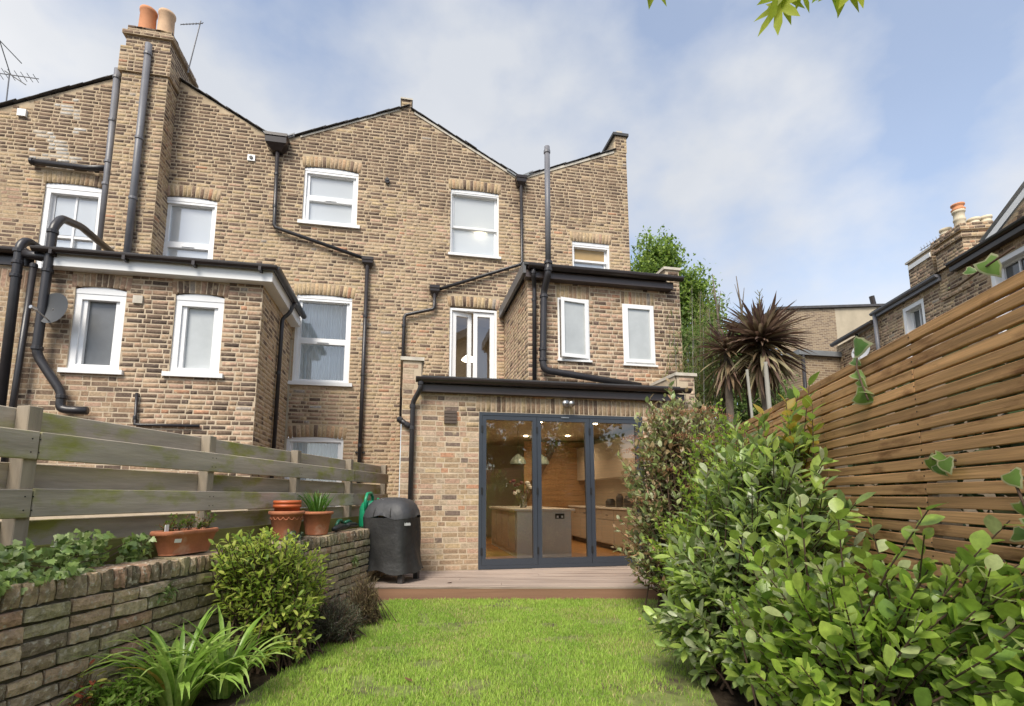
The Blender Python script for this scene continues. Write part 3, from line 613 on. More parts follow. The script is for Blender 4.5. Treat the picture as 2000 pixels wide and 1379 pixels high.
window(NB, FO, -3.47, -2.79, 2.99, 4.24, 'one', head=.11, rise=.045, pane=m_frost, behind=None, margin=.075, t=.06)
# white fascia, soffit, gutter and low roof of the wing
q = MB(); q.box(-5.15, -2.08, OY - .17, OY - .15, 4.45, 4.63); q.box(-2.10, -2.08, OY - .15, 10.14, 4.45, 4.63); q.box(-5.15, -2.08, OY - .15, OY, 4.447, 4.458); q.box(-2.25, -2.10, OY, 10.14, 4.447, 4.458); q.build('fascia', m_white, wing)
q = MB()
def gutter(mb, a, b, r=.055):
    a = Vector(a); b = Vector(b); t = (b - a).normalized(); s_ = t.cross(Vector((0, 0, 1))).normalized(); pr = []
    for k in range(9):
        an = math.pi * k / 8; pr.append((-math.cos(an) * r, -math.sin(an) * r))
    pr = [(pr[0][0], .012)] + pr + [(pr[-1][0], .012)]
    v = [p + s_ * x + Vector((0, 0, z)) for p in (a, b) for x, z in pr]; n_ = len(pr)
    mb.add(v, [(i, i + 1, n_ + i + 1, n_ + i) for i in range(n_ - 1)] + [tuple(range(n_)), tuple(range(2 * n_ - 1, n_ - 1, -1))]); return mb
gutter(q, (-5.25, OY - .235, 4.66), (-2.0, OY - .235, 4.66)); gutter(q, (-2.015, OY - .25, 4.66), (-2.015, 10.1, 4.66)); q.build('gutter', m_gutter, wing)
for k in range(4):
    b_ = MB(); xx = -5.0 + k * .92; b_.box(xx - .02, xx + .02, OY - .29, OY - .172, 4.575, 4.64); b_.build('gutter_bracket', m_gutter, wing)
q = MB(); slab(q, (-5.25, 4.685), (-2.10, 4.685), OY - .20, 10.19, .035); q.build('low_roof', m_felt, wing)
q = MB(); q.box(-5.42, -5.24, OY + .3, 10.15, 4.3, 4.86); q.build('party_wall', mat('mossy_coping', (.24, .19, .10), .95, .4, 8, .5, 40, col2=(.16, .15, .04), world=True), wing)
FL = Fr((0, OY, 0), u=X_, n=NY)
# rear wing of the far-left house
mb = MB(); wall_mesh(mb, FL, -8.3, -5.40, 0, (), [(-8.3, 4.46), (-5.40, 4.46)]); wl_ = mb.build('rear_wing', m_mortar2, HL)
BL.wall(FL, -6.6, -5.41, 1.9, 4.1, (), None, lambda u, z: brick_col(cl(.12 + (fbm(u, z, 12) - .5) * .5), (YEL, TAN, GRY, TAN)))
BL.wall(FL, -6.6, -5.41, 4.12, 4.42, (), None, lambda u, z: brick_col(.02, ((.36, .10, .05), (.40, .12, .06)), odd=0), bond=(.06, .06), course=.30)
q = MB(); gutter(q, (-8.3, OY - .12, 4.66), (-5.36, OY - .12, 4.66), .06); q.box(-8.3, -5.36, OY - .05, OY - .003, 4.46, 4.64); q.build('gutter', m_gutter, wl_)
# pipes of the two wings
pipe(NB, 'soil_pipe', [(-4.40, 8.02, 2.365), (-4.66, 8.02, 2.365), (-4.74, 8.02, 2.40), (-4.73, 8.02, 2.60), (-5.05, 8.0, 3.08), (-5.08, 7.98, 3.2), (-5.07, 7.98, 5.02), (-5.07, 8.12, 5.24), (-5.15, 8.7, 5.42), (-5.25, 9.75, 5.50)], .058, round_=.09, clips=[((-5.07, 7.98, 4.36), (0, 0, 1)), ((-5.075, 7.98, 3.22), (0, 0, 1)), ((-4.73, 8.02, 2.55), (0, 0, 1)), ((-5.07, 7.98, 4.95), (0, 0, 1))])
pipe(HL, 'soil_pipe', [(-5.40, 7.98, 1.2), (-5.45, 7.98, 4.70), (-5.43, 8.06, 4.83), (-5.38, 8.6, 4.80), (-5.32, 9.2, 4.86)], .058, round_=.09, clips=[((-5.45, 7.98, 4.45), (0, 0, 1)), ((-5.45, 7.98, 4.25), (0, 0, 1)), ((-5.45, 7.98, 4.62), (0, 0, 1))])
pipe(HL, 'downpipe', [(-5.30, 8.0, 1.2), (-5.26, 8.0, 4.46)], .040, clips=[((-5.262, 8.0, 4.42), (0, 0, 1))])
pipe(HL, 'branch_pipe', [(-5.44, 8.0, 4.60), (-5.05, 8.0, 4.55)], .062)
pipe(NB, 'waste_pipe', [(-3.84, 8.11, 2.66), (-3.83, 8.11, 2.20), (-3.78, 8.11, 2.195), (-2.98, 8.11, 2.20)], .022, clips=[((-3.835, 8.11, 2.30), (0, 0, 1))])
q = MB(); fbox(q, FO, -4.03, -3.90, 4.02, 4.14, 0, .03); q.build('vent_plate', m_cream, wing)
pipe(NB, 'downpipe', [(-2.01, 9.25, 4.62), (-2.08, 9.22, 4.40), (-2.19, 9.20, 4.28), (-2.20, 9.20, 1.2)], .034, round_=.06, clips=[((-2.20, 9.20, 3.3), (0, 0, 1))])
q = MB(); q.box(-2.42, -2.22, MY - .03, MY - .002, 0, 4.2); q.build('render_strip', m_render, NB)
# pipes and boxes on the high wall
hopper(NB, (-2.71, MY - .01, 8.40), .215, .09, .32, .24)
pipe(NB, 'downpipe', [(-2.70, MY - .09, 8.15), (-2.67, MY - .08, 6.52), (-2.64, MY - .08, 6.46), (-.90, MY - .08, 5.97)], .038, m_pipe, clips=[((-2.69, MY - .085, 7.6), (0, 0, 1)), ((-2.68, MY - .082, 6.9), (0, 0, 1))])
hopper(NB, (-.85, MY - .01, 5.99), .115, .05, .20, .15)
pipe(NB, 'downpipe', [(-.855, MY - .08, 5.85), (-.86, MY - .08, 1.0)], .040, clips=[((-.857, MY - .08, z), (0, 0, 1)) for z in (4.75, 3.55, 2.15)])
for z in (2.02,):
    b_ = MB(); b_.box(-.95, -.77, MY - .05, MY - .004, z - .012, z + .012); b_.build('pipe_bracket', m_pipe, NB)
pipe(HL, 'soil_vent_pipe', [(-5.60, 9.95, 9.28), (-5.54, 9.95, 5.0)], .060, m_pipe_g, clips=[((-5.587, 9.95, 8.2), (0, 0, 1)), ((-5.575, 9.95, 7.35), (0, 0, 1)), ((-5.57, 9.95, 6.9), (0, 0, 1)), ((-5.598, 9.95, 9.1), (0, 0, 1))])
pipe(NB, 'flue_pipe', [(-5.005, 9.72, 9.72), (-4.985, 9.72, 4.8)], .060, m_pipe_g, clips=[((-5.0, 9.72, 9.5), (0, 0, 1)), ((-4.995, 9.72, 7.75), (0, 0, 1)), ((-4.99, 9.72, 6.55), (0, 0, 1))])
pipe(HL, 'branch_pipe', [(-6.93, MY - .09, 7.30), (-6.0, MY - .09, 7.285), (-5.60, 9.97, 7.24)], .055, clips=[((-6.9, MY - .09, 7.30), (1, 0, 0)), ((-5.85, MY - .1, 7.275), (1, 0, 0))])
for z in (7.42, 6.75):
    b_ = MB(); b_.tube([(-5.75, MY - .01, z + .03), (-5.57, 9.9, z), (-5.74, MY - .01, z - .12)], .012, 6); b_.build('pipe_bracket', m_pipe, HL)
q = MB(); fbox(q, FM, -7.28, -7.14, 8.22, 8.36, 0, .05); q.build('junction_box', m_white, HL)
vb = MB(); fbox(vb, FM, -3.27, -3.13, 7.87, 8.0, 0, .03); vb = vb.build('vent_plate', m_white, NB)
q = MB(); q.tube([(-3.2, MY - .029, 7.935), (-3.2, MY - .045, 7.935)], .035, 12); q.build('vent_hole', m_black, vb)
q = MB(); q.tube([(-.52, MY + .05, 7.77), (-.52, MY - .06, 7.76)], [.055, .05], 14); q.tube([(-.52, MY - .06, 7.79), (-.52, MY - .075, 7.79)], .035, 10); q.build('flue_outlet', m_pipe, NB)

# ---- our valley downpipe
hopper(H, (2.36, MY - .01, 8.20), .12, .05, .24, .16)
pipe(H, 'downpipe', [(2.36, MY - .08, 8.02), (2.38, MY - .07, 6.20), (2.34, MY - .07, 6.15), (.56, MY - .07, 5.43)], .035, clips=[((2.37, MY - .075, 7.2), (0, 0, 1))])
hopper(H, (.51, MY - .01, 5.50), .105, .05, .20, .15)
pipe(H, 'downpipe', [(.51, MY - .08, 5.36), (.51, MY - .08, 5.04), (.48, MY - .08, 5.0), (-.06, MY - .08, 4.84), (-.09, MY - .08, 4.78), (-.10, MY - .08, 2.6)], .036, clips=[((-.095, MY - .08, 3.3), (0, 0, 1)), ((-.095, MY - .08, 4.6), (0, 0, 1))])

# ---- first-floor wing of our house
RY = 8.1; FR1 = Fr((0, RY, 0), u=X_, n=NY); FR1S = Fr((2.0, RY, 0), u=(0, 1, 0), n=(-1, 0, 0))
hR = [(2.53, 3.10, 3.49, 4.60), (3.73, 4.33, 3.48, 4.58)]
mb = MB(); wall_mesh(mb, FR1, 2.0, 4.87, 2.9, hR, [(2.0, 4.95), (4.60, 4.95), (4.601, 5.30), (4.87, 5.30)]); wall_mesh(mb, FR1S, 0, 2.1, 2.9, (), [(0, 4.98), (2.1, 4.98)])
w1 = mb.build('upper_wing', m_mortar2, H)
BK.wall(FR1, 2.0, 4.87, 2.95, 5.3, hR + [(a - .03, b + .03, 4.55, 4.85) for a, b, _, _ in hR], lambda u: 4.93 if u < 4.6 else 5.3, col_r1)
for a, b, z0, z1 in hR: BK.arch(FR1, a - .02, b + .02, z1 + .01, .225, 0, 0, col_sold)
BK.wall(FR1S, 0, 2.1, 2.95, 4.97, (), None, lambda u, z: brick_col(.12, (TAN, PNK, TAN, YEL)), phase=.05)
def casement(u0, u1, z0, z1, ang=0):
    m = MB(); frame_rect(m, FR1, u0, u1, z0, z1, .03, -.09, .012); win = m.build('window', m_upvc, H)
    a = R(ang); f = Fr(FR1.p(u1 - .025, 0, .014), u=(-math.cos(a), -math.sin(a), 0), n=(math.sin(a) * -1, -math.cos(a), 0)); L_ = u1 - u0 - .05
    m = MB(); frame_rect(m, f, 0, L_, z0 + .025, z1 - .025, .062, -.04, .028); sa = m.build('sash', m_upvc, win)
    p = MB(); p.add([f.p(.06, z0 + .08, -.005), f.p(L_ - .06, z0 + .08, -.005), f.p(L_ - .06, z1 - .08, -.005), f.p(.06, z1 - .08, -.005)], [(0, 1, 2, 3)]); p.build('pane', m_frost, win)
    p = MB(); fbox(p, FR1, u0, u1, z0, z1, -.13, -.12); p.build('backing', m_int, win)
    s_ = MB(); fbox(s_, FR1, u0 - .02, u1 + .03, z0 - .035, z0 - .002, -.09, .045); s_.build('sill', m_white, win)
casement(2.53, 3.10, 3.50, 4.60, 9); casement(3.73, 4.33, 3.48, 4.58)
q = MB(); q.box(1.93, 4.66, RY - .16, RY - .003, 4.87, 4.99); q.build('fascia', m_fascia_b, w1)
q = MB(); gutter(q, (1.96, RY - .225, 5.05), (4.80, RY - .225, 5.05), .065); q.build('gutter', m_gutter, w1)
q = MB(); slab(q, (1.90, 5.075), (4.61, 5.075), RY - .19, MY - .002, .045); q.build('low_roof', m_felt, w1)
q = MB(); q.box(1.88, 1.93, RY - .17, MY - .02, 4.93, 5.12); q.build('verge_board', mat('grey_fascia', (.13, .13, .135), .45, .1, 3), w1)
q = MB(); q.box(4.60, 4.87, RY + .012, MY - .005, 4.9, 5.30); q.build('parapet', m_mortar2, w1)
q = MB(); q.box(4.56, 4.90, RY - .03, MY - .005, 5.302, 5.35); q.build('coping', m_cream, w1)
pipe(H, 'downpipe', [(2.05, RY - .21, 5.0), (2.05, RY - .20, 4.88), (2.10, RY - .07, 4.72), (2.09, RY - .06, 3.0)], .036, round_=.05, clips=[((2.05, RY - .2, 4.93), (0, 0, 1)), ((2.095, RY - .065, 4.5), (0, 0, 1))])
pipe(H, 'soil_vent_pipe', [(2.29, 7.80, 7.22), (2.285, 7.80, 5.0)], .048, m_pipe_g, clips=[((2.288, 7.80, 7.12), (0, 0, 1))])
pipe(H, 'soil_vent_pipe', [(2.285, 7.80, 5.10), (2.28, 7.80, 4.88), (2.25, 7.97, 4.62), (2.22, 7.97, 3.36), (2.26, 7.97, 3.26), (3.95, 7.95, 3.06)], .058, round_=.07, clips=[((2.285, 7.80, 5.08), (0, 0, 1)), ((2.283, 7.80, 4.95), (0, 0, 1)), ((2.225, 7.97, 3.62), (0, 0, 1)), ((2.222, 7.97, 3.44), (0, 0, 1)), ((2.25, 7.97, 4.55), (0, 0, 1))])

# ---- ground-floor kitchen extension
EY = 7.27; FE = Fr((0, EY, 0), u=X_, n=NY); DK = .15
DO = (1.05, 3.62, DK, 2.40)
topE = [(-.06, 3.12), (.20, 3.12), (.201, 2.74), (4.24, 2.74), (4.241, 3.09), (4.55, 3.09)]
mb = MB(); tE = wall_mesh(mb, FE, -.06, 4.55, 0, [DO], topE, reveal=.12); FES = Fr((-.06, EY, 0), u=(0, 1, 0), n=(-1, 0, 0))
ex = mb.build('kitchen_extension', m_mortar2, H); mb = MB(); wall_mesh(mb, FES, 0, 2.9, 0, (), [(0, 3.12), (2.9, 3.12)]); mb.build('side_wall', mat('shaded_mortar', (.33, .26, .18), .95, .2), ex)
BK.wall(FE, -.06, 4.55, DK, 3.1, [DO, (1.0, 3.95, 2.39, 2.66)], lambda u: 3.12 if u < .2 else (2.74 if u < 4.24 else 3.09), col_ext)
n_ = 39
for k in range(n_): BK.one(FE, 1.0 + (k + .5) * 2.95 / n_, 2.527, 2.95 / n_ - .013, .235, col_sold(0, 0), rnd.uniform(.002, .005))
BK.wall(FES, 0, 2.9, DK, 3.1, (), None, col_ext)
for (a, b, z, nm) in ((-.10, .24, 3.122, 'coping'), (4.21, 4.59, 3.092, 'coping')):
    q = MB(); q.box(a, b, EY - .03, MY - .1 if a < 1 else RY - .01, z, z + .05); q.build(nm, m_cream, ex)
q = MB(); q.box(.201, .215, EY + .02, MY - .1, 2.7, 3.12); q.box(4.225, 4.24, EY + .02, RY - .01, 2.7, 3.09); q.build('parapet_lining', m_mortar2, ex)
q = MB(); q.add([(.21, EY - .12, 2.845), (4.23, EY - .12, 2.845), (4.23, MY - .12, 3.0), (.21, MY - .12, 3.0), (.21, EY - .12, 2.885), (4.23, EY - .12, 2.885), (4.23, MY - .12, 3.03), (.21, MY - .12, 3.03)], [(3, 2, 1, 0), (4, 5, 6, 7), (0, 1, 5, 4), (1, 2, 6, 5), (2, 3, 7, 6), (3, 0, 4, 7)]); q.build('low_roof', m_felt, ex)
q = MB(); q.box(.17, 4.3, EY - .11, EY - .004, 2.655, 2.765); q.build('fascia', m_fascia_b, ex)
q = MB(); gutter(q, (.12, EY - .175, 2.83), (4.36, EY - .175, 2.83), .062); q.build('gutter', m_gutter, ex)
pipe(H, 'downpipe', [(.19, EY - .17, 2.80), (.19, EY - .17, 2.68), (.09, EY - .06, 2.50), (.085, EY - .055, DK)], .036, round_=.05, clips=[((.19, EY - .17, 2.76), (0, 0, 1)), ((.087, EY - .055, 2.13), (0, 0, 1)), ((.087, EY - .055, 2.44), (0, 0, 1))])
pipe(H, 'branch_pipe', [(-.10, MY - .09, 2.62), (-.10, EY - .03, 2.26), (.085, EY - .055, 2.13)], .036, clips=[((-.085, EY - .03, 2.25), (1, 0, -.6)), ((.02, EY - .04, 2.175), (1, 0, -.6))])
q = MB()
for k in range(4): fbox(q, FE, .54, .72, 2.215 + k * .048, 2.255 + k * .048, .0, .035 - .0)
q.build('air_vent', mat('brown_vent', (.085, .06, .045), .6, .1), ex)
# folding doors
q = MB(); frame_rect(q, FE, DO[0], DO[1], DO[2] + .004, DO[3], .045, -.11, .008, tb=.05); bf = q.build('folding_door', m_door, H)
pw = (DO[1] - DO[0] - .09) / 3
for k in range(3):
    a = DO[0] + .045 + k * pw; q = MB(); frame_rect(q, FE, a + .003, a + pw - .003, DO[2] + .055, DO[3] - .047, .062, -.07, .002, tb=.085); lf = q.build('door_leaf', m_door, bf)
    p = MB(); p.add([FE.p(a + .06, DO[2] + .13, -.03), FE.p(a + pw - .06, DO[2] + .13, -.03), FE.p(a + pw - .06, DO[3] - .10, -.03), FE.p(a + .06, DO[3] - .10, -.03)], [(0, 1, 2, 3)]); p.build('pane', m_gpane, bf)
    for z in (.4, 1.25, 2.15):
        h_ = MB(); fbox(h_, FE, a - .012, a + .012, z - .05, z + .05, .002, .016); h_.build('hinge', m_black, bf)
q = MB(); fbox(q, FE, 2.30, 2.42, 2.345, 2.36, .008, .018); q.build('trickle_vent', m_metal, bf)

# ---- kitchen seen through the glass
q = MB(); q.box(.1, 4.42, EY + .12, 13.0, .10, .165); q.build('kitchen_floor', m_floor, ex)
q = MB(); q.box(.1, 4.42, EY + .012, 13.0, 2.50, 2.54); q.box(.06, .1, EY + .012, 13.0, .1, 2.5); q.box(.1, 4.42, 13.0, 13.05, .1, 2.5); q.box(4.42, 4.46, EY + .012, 13.0, .1, 2.5); q.build('kitchen_shell', m_int, ex)
for k in range(18):                                                   # boarded side of the stair
    q = MB(); z0 = .17 + k * .128; q.box(2.75, 4.40, 11.60, 11.62 + (k % 2) * .003, z0, z0 + .122); q.build('lining_board', m_lining, ex)
q = MB(); q.add([(2.55, 11.52, .9), (2.72, 11.52, .9), (3.62, 11.52, 2.5), (3.45, 11.52, 2.5), (2.55, 11.58, .9), (2.72, 11.58, .9), (3.62, 11.58, 2.5), (3.45, 11.58, 2.5)], [(0, 1, 2, 3), (0, 1, 5, 4), (1, 2, 6, 5), (3, 0, 4, 7)]); q.build('stair_string', mat('dark_wood', (.09, .045, .02), .4, .2, 8), ex)
q = MB(); q.box(1.45, 1.95, 12.2, 12.7, .17, 2.0); q.build('pillar', m_white, ex)
isl = thing('kitchen_island', 'pale kitchen island behind the glass doors with a socket on its end', 'island', (2.33, 9.5, .165))
q = MB(); q.box(1.86, 2.80, 8.38, 10.9, .168, .93); q.build('carcass', m_island, isl)
q = MB(); q.cbox(1.81, 2.86, 8.33, 10.95, .932, .965, .004); q.build('worktop', m_top, isl)
for k in range(4):
    q = MB(); q.box(1.842, 1.858, 8.45 + k * .60, 9.0 + k * .60, .27, .90); q.build('cupboard_door', m_cab, isl)
q = MB(); q.box(2.52, 2.68, 8.368, 8.379, .80, .885); sk = q.build('socket', m_blackpl, isl)
for xx in (2.56, 2.64):
    q = MB(); q.box(xx - .016, xx + .016, 8.360, 8.367, .815, .85); q.build('switch', m_white, sk)
cab = thing('kitchen_cabinet', 'run of cream kitchen cupboards along the right wall indoors', 'cabinet', (4.15, 9.5, .165))
q = MB(); q.box(3.86, 4.40, 7.75, 12.4, .27, .93); q.build('carcass', m_cab, cab)
q = MB(); q.box(3.92, 4.40, 7.75, 12.4, .168, .27); q.build('plinth', m_blackpl, cab)
q = MB(); q.cbox(3.81, 4.41, 7.72, 12.4, .932, .965); q.build('worktop', m_top, cab)
for k in range(7):
    q = MB(); q.cbox(3.838, 3.858, 7.78 + k * .62, 8.37 + k * .62, .29, .72, .003); q.build('cupboard_door', m_cab, cab)
    q = MB(); q.cbox(3.838, 3.858, 7.78 + k * .62, 8.37 + k * .62, .735, .915, .003); q.build('drawer_front', m_cab, cab)
    q = MB(); q.tube([(3.83, 8.03 + k * .62, .82), (3.83, 8.12 + k * .62, .82)], .008, 6); q.build('handle', m_blackpl, cab)
q = MB(); q.box(4.05, 4.41, 7.9, 12.0, 1.55, 2.3)
tag(q.build('wall_cabinet', m_cab, org=(4.2, 10, 1.55)), 'cream wall cupboards above the worktop on the right indoors', 'cabinet')
for k, (yy, rr, hh) in enumerate(((8.9, .09, .22), (9.3, .07, .26), (9.75, .10, .16))):
    q = MB(); q.lathe((4.1, yy, .966), [(0, 0), (rr, 0), (rr, hh * .7), (rr * .6, hh), (0, hh)], 14)
    tag(q.build('kitchen_jar', m_blackpl, org=(4.1, yy, .966), smooth=True), ['dark squat kettle nearest the glass on the indoor worktop', 'tall narrow dark jar in the middle of the indoor worktop', 'low wide dark pot farthest back on the indoor worktop'][k], 'jar')
vs_ = thing('flower_vase', 'glass vase of dark red and white flowers on the kitchen island', 'vase', (2.14, 9.1, .966))
q = MB(); q.lathe((2.14, 9.1, .966), [(0, .004), (.06, .004), (.075, .12), (.055, .22), (.07, .24)], 16); q.build('vase_body', m_vglass, vs_, smooth=True)
for k in range(16):
    a = rnd.uniform(0, 6.28); r_ = rnd.uniform(.04, .24); zt = 1.30 + rnd.uniform(-.1, .16); p0 = (2.14, 9.1, .99); p1 = (2.14 + r_ * math.cos(a), 9.1 + r_ * math.sin(a), zt)
    q = MB(); q.tube([p0, ((p0[0] + p1[0]) / 2, (p0[1] + p1[1]) / 2, zt - .15), p1], .004, 5); q.build('stem', m_twig_g, vs_)
    q = MB(); q.lathe(p1, [(0, -.03), (.035, -.01), (.045, .015), (.02, .035), (0, .03)], 9); q.build('flower', [mat('dark_petal', (.11, .008, .02), .6, .2), mat('white_petal', (.7, .68, .62), .6, .1)][k % 3 == 0], vs_, smooth=True)
for k, (xx, yy) in enumerate(((2.10, 9.35), (2.55, 9.35))):
    pl = thing('pendant_lamp', ['pale glass pendant lamp over the island, nearest the left door leaf', 'pale glass pendant lamp over the island behind the middle door leaf'][k], 'lamp', (xx, yy, 1.78))
    q = MB(); q.lathe((xx, yy, 1.78), [(.15, 0), (.145, .05), (.11, .12), (.04, .17), (.02, .19)], 20); q.build('shade', mat('pale_shade', (.26, .32, .28), .3, .05), pl, smooth=True)
    q = MB(); q.tube([(xx, yy, 1.96), (xx, yy, 2.5)], .005, 6); q.build('flex', m_blackpl, pl)
for k, (xx, yy) in enumerate(((1.3, 8.6), (2.35, 8.7), (3.4, 8.7), (1.3, 10.4), (2.6, 10.8), (3.5, 10.6))):
    q = MB(); q.tube([(xx, yy, 2.499), (xx, yy, 2.485)], .045, 16); q.build('downlight', m_bulb, ex)
    ld = bpy.data.lights.new('downlight_lamp', 'SPOT'); ld.energy = 18; ld.color = (1.0, .74, .47); ld.spot_size = R(150); ld.spot_blend = .9; ld.shadow_soft_size = .05
    lo = bpy.data.objects.new('downlight_lamp', ld); COL.objects.link(lo); lo.parent = ex; lo.location = (xx - ORG[ex][0], yy - ORG[ex][1], 2.47 - ORG[ex][2])

# ---- wall light and dishes, aerials
wlm = thing('wall_light', 'twin spot security light under the gutter above the folding doors', 'lamp', (2.38, EY - .02, 2.57))
q = MB(); q.tube([(2.38, EY - .012, 2.57), (2.38, EY - .035, 2.57)], .05, 14); q.build('base', m_metal, wlm)
for s_ in (-1, 1):
    q = MB(); q.tube([(2.38 + s_ * .015, EY - .04, 2.575), (2.38 + s_ * .04, EY - .07, 2.565), (2.38 + s_ * .055, EY - .14, 2.545)], [.02, .032, .045], 14); q.build('spot_head', m_metal, wlm, smooth=True)
def dish(label, c, aim, r, m):
    t = thing('satellite_dish', label, 'dish', c); c = Vector(c); a = Vector(aim).normalized(); u = a.orthogonal().normalized(); v_ = a.cross(u)
    q = MB(); vs2 = []; fs = []
    for k in range(5):
        rr = r * k / 4
        for j in range(24):
            an = j * math.pi / 12; vs2.append(c + (u * math.cos(an) + v_ * math.sin(an)) * rr - a * (.12 * r * (1 - (k / 4) ** 2)))
    for k in range(4):
        for j in range(24): fs.append((k * 24 + j, k * 24 + (j + 1) % 24, k * 24 + 24 + (j + 1) % 24, k * 24 + 24 + j))
    q.add(vs2, fs); q.build('reflector', m, t, smooth=True)
    q = MB(); e = c + a * r * 1.0 - Vector((0, 0, r * .55)); q.tube([c - Vector((0, 0, r * .9)) * .95, e], .010, 6); q.tube([e - a * .02, e + a * .06], .025, 8); q.build('feed_arm', m_metal, t)
    return t, c, a
t, c, a = dish('grey satellite dish on the left rear wing beside the narrow dark window', (-4.93, 7.93, 3.80), (-.25, -.95, .12), .235, mat('dish_grey', (.055, .058, .062), .5, .08))
q = MB(); q.tube([c - a * .03, (-4.98, 8.0, 3.72), (-5.07, 8.06, 3.66), (-5.07, 8.14, 3.66)], .016, 8); q.build('bracket', m_metal, t)
m_aer = mat('aerial_alloy', (.20, .20, .21), .5, .1, metal=.3)
def aerial(label, base, top, boom, n, el, ref=None):
    t = thing('tv_aerial', label, 'aerial', base); q = MB(); q.tube([base, top], .012, 6); q.build('mast', m_aer, t)
    b0, b1 = Vector(boom[0]), Vector(boom[1]); q = MB(); q.tube([b0, b1], .010, 6); q.build('boom', m_aer, t); d = (b1 - b0).normalized(); s_ = Vector(el)
    for k in range(n):
        p = b0.lerp(b1, (k + .5) / n); q = MB(); l_ = .13 - .05 * k / n; q.tube([p - s_ * l_, p + s_ * l_], .006, 5); q.build('element', m_blackpl, t)
    return t
aerial('thin television aerial on the back edge of the tall brick chimney', (-4.55, 10.3, 9.72), (-4.40, 10.3, 10.95), ((-4.36, 10.3, 10.90), (-4.86, 10.5, 10.98)), 7, (.1, .5, .7))
ta = aerial('spiky television aerial above the roof at the left edge', (-8.09, 11.0, 8.9), (-8.11, 11.0, 9.68), ((-8.45, 11.0, 9.68), (-7.66, 11.1, 9.75)), 8, (.5, .3, -.8))
for (p, q_) in (((-8.4, 11, 10.45), (-7.93, 11, 9.97)), ((-8.2, 11, 9.75), (-7.8, 11, 9.5)), ((-8.38, 11, 10.45), (-8.1, 11, 9.7))):
    q = MB(); q.tube([p, q_], .010, 5); q.build('element', m_blackpl, ta)

BK.done(300); BN.done(300); BL.done(300)

# ------------------------------------------------------------------ garden: old brick wall, left fence, right fence
PL = R(18.8); gL = np.array([math.sin(PL), math.cos(PL), 0]); nL = np.array([math.cos(PL), -math.sin(PL), 0])
FW = Fr((-.45, 6.3, 0), u=gL, n=nL)
def old_brick(seed, col, jd=1.0):
    r2 = random.Random(seed); mb = MB(); nx, nz = 5, 3; V = []
    for j in range(nz):
        for i in range(nx):
            x = -.5 + i / (nx - 1); z = -.5 + j / (nz - 1); e = (i in (0, nx - 1)) + (j in (0, nz - 1))
            V.append((x * (1 - .015 * e) + r2.uniform(-.012, .012), 1 - .11 * e * jd + r2.uniform(-.15, .10) * jd, z * (1 - .05 * (e > 0)) + r2.uniform(-.075, .06)))
    b = len(V)
    for i, (x, z) in enumerate(((-.5, -.5), (.5, -.5), (.5, .5), (-.5, .5))): V.append((x, -.3, z))
    F = [(j * nx + i, j * nx + i + 1, (j + 1) * nx + i + 1, (j + 1) * nx + i) for j in range(nz - 1) for i in range(nx - 1)]
    bot = list(range(nx)); top_ = [(nz - 1) * nx + i for i in range(nx)]; lf = [j * nx for j in range(nz)]; rt = [j * nx + nx - 1 for j in range(nz)]
    F += [tuple([b, b + 1] + bot[::-1]), tuple([b + 3] + top_ + [b + 2]), tuple([b] + lf + [b + 3])[::1], tuple([b + 1] + rt + [b + 2])]
    mb.add(V, F, col); return mb.mesh('brick', m_oldbrick, smooth=False)
m_oldbrick = mat('old_brick', attr=True, rough=.96, var=.42, scale=28, bump=.9, bscale=70, spec=.12, world=True, col2=(.52, .46, .37), c2pos=(.55, .66), c2scale=38)
OLD = [(2.15 * q[0], 2.02 * q[1], 1.92 * q[2]) for q in [(.200, .160, .110), (.165, .135, .095), (.235, .195, .140), (.145, .118, .085), (.185, .165, .105), (.21, .175, .13), (.15, .14, .09), (.20, .135, .095), (.22, .165, .12), (.12, .10, .075), (.19, .175, .12), (.225, .18, .125)]]
old_mesh = [old_brick(k, c) for k, c in enumerate(OLD * 2)]; cop_mesh = [old_brick(k + 50, tuple(.8 * e for e in c), .35) for k, c in enumerate(OLD)]
GW = thing('garden_wall', 'low mossy old brick garden wall with brick-on-edge top along the left bed', 'wall', FW.p(-1.5, 0))
q = MB(); fbox(q, FW, -5.2, .9, -.02, .70, -.34, -.014); fbox(q, FW, -5.2, .9, .70, .735, -.345, -.235); q.build('core', m_mortar_old, GW)
def wmat(fr, u, z, l, h, d, off, rz=0):
    ux, nn = Vector(fr.u), Vector(fr.n); zz = Vector((0, 0, 1))
    if ux.cross(nn).z < 0: ux = -ux
    c, s_ = math.cos(rz), math.sin(rz); a = ux * c - zz * s_; b = zz * c + ux * s_
    M4 = Matrix(((a.x * l, nn.x * d, b.x * h, 0), (a.y * l, nn.y * d, b.y * h, 0), (a.z * l, nn.z * d, b.z * h, 0), (0, 0, 0, 1))); M4.translation = Vector(fr.p(u, z, off)); return M4
for k in range(9):
    u = -4.9 - rnd.uniform(0, .2)
    while u < .85:
        l = rnd.choice((.215, .215, .215, .105, .15)) + rnd.uniform(-.008, .008); z = .0 + k * .0745 + .036 + rnd.uniform(-.003, .003)
        inst('brick', old_mesh[rnd.randrange(len(old_mesh)) if rnd.random() < .8 else rnd.randrange(7)], GW, wmat(FW, u + l / 2, z, l, .063 + rnd.uniform(-.006, .005), .034, -.024 + rnd.uniform(-.009, .009), rnd.uniform(-.02, .02))); u += l + rnd.uniform(.003, .011)
u = -4.9
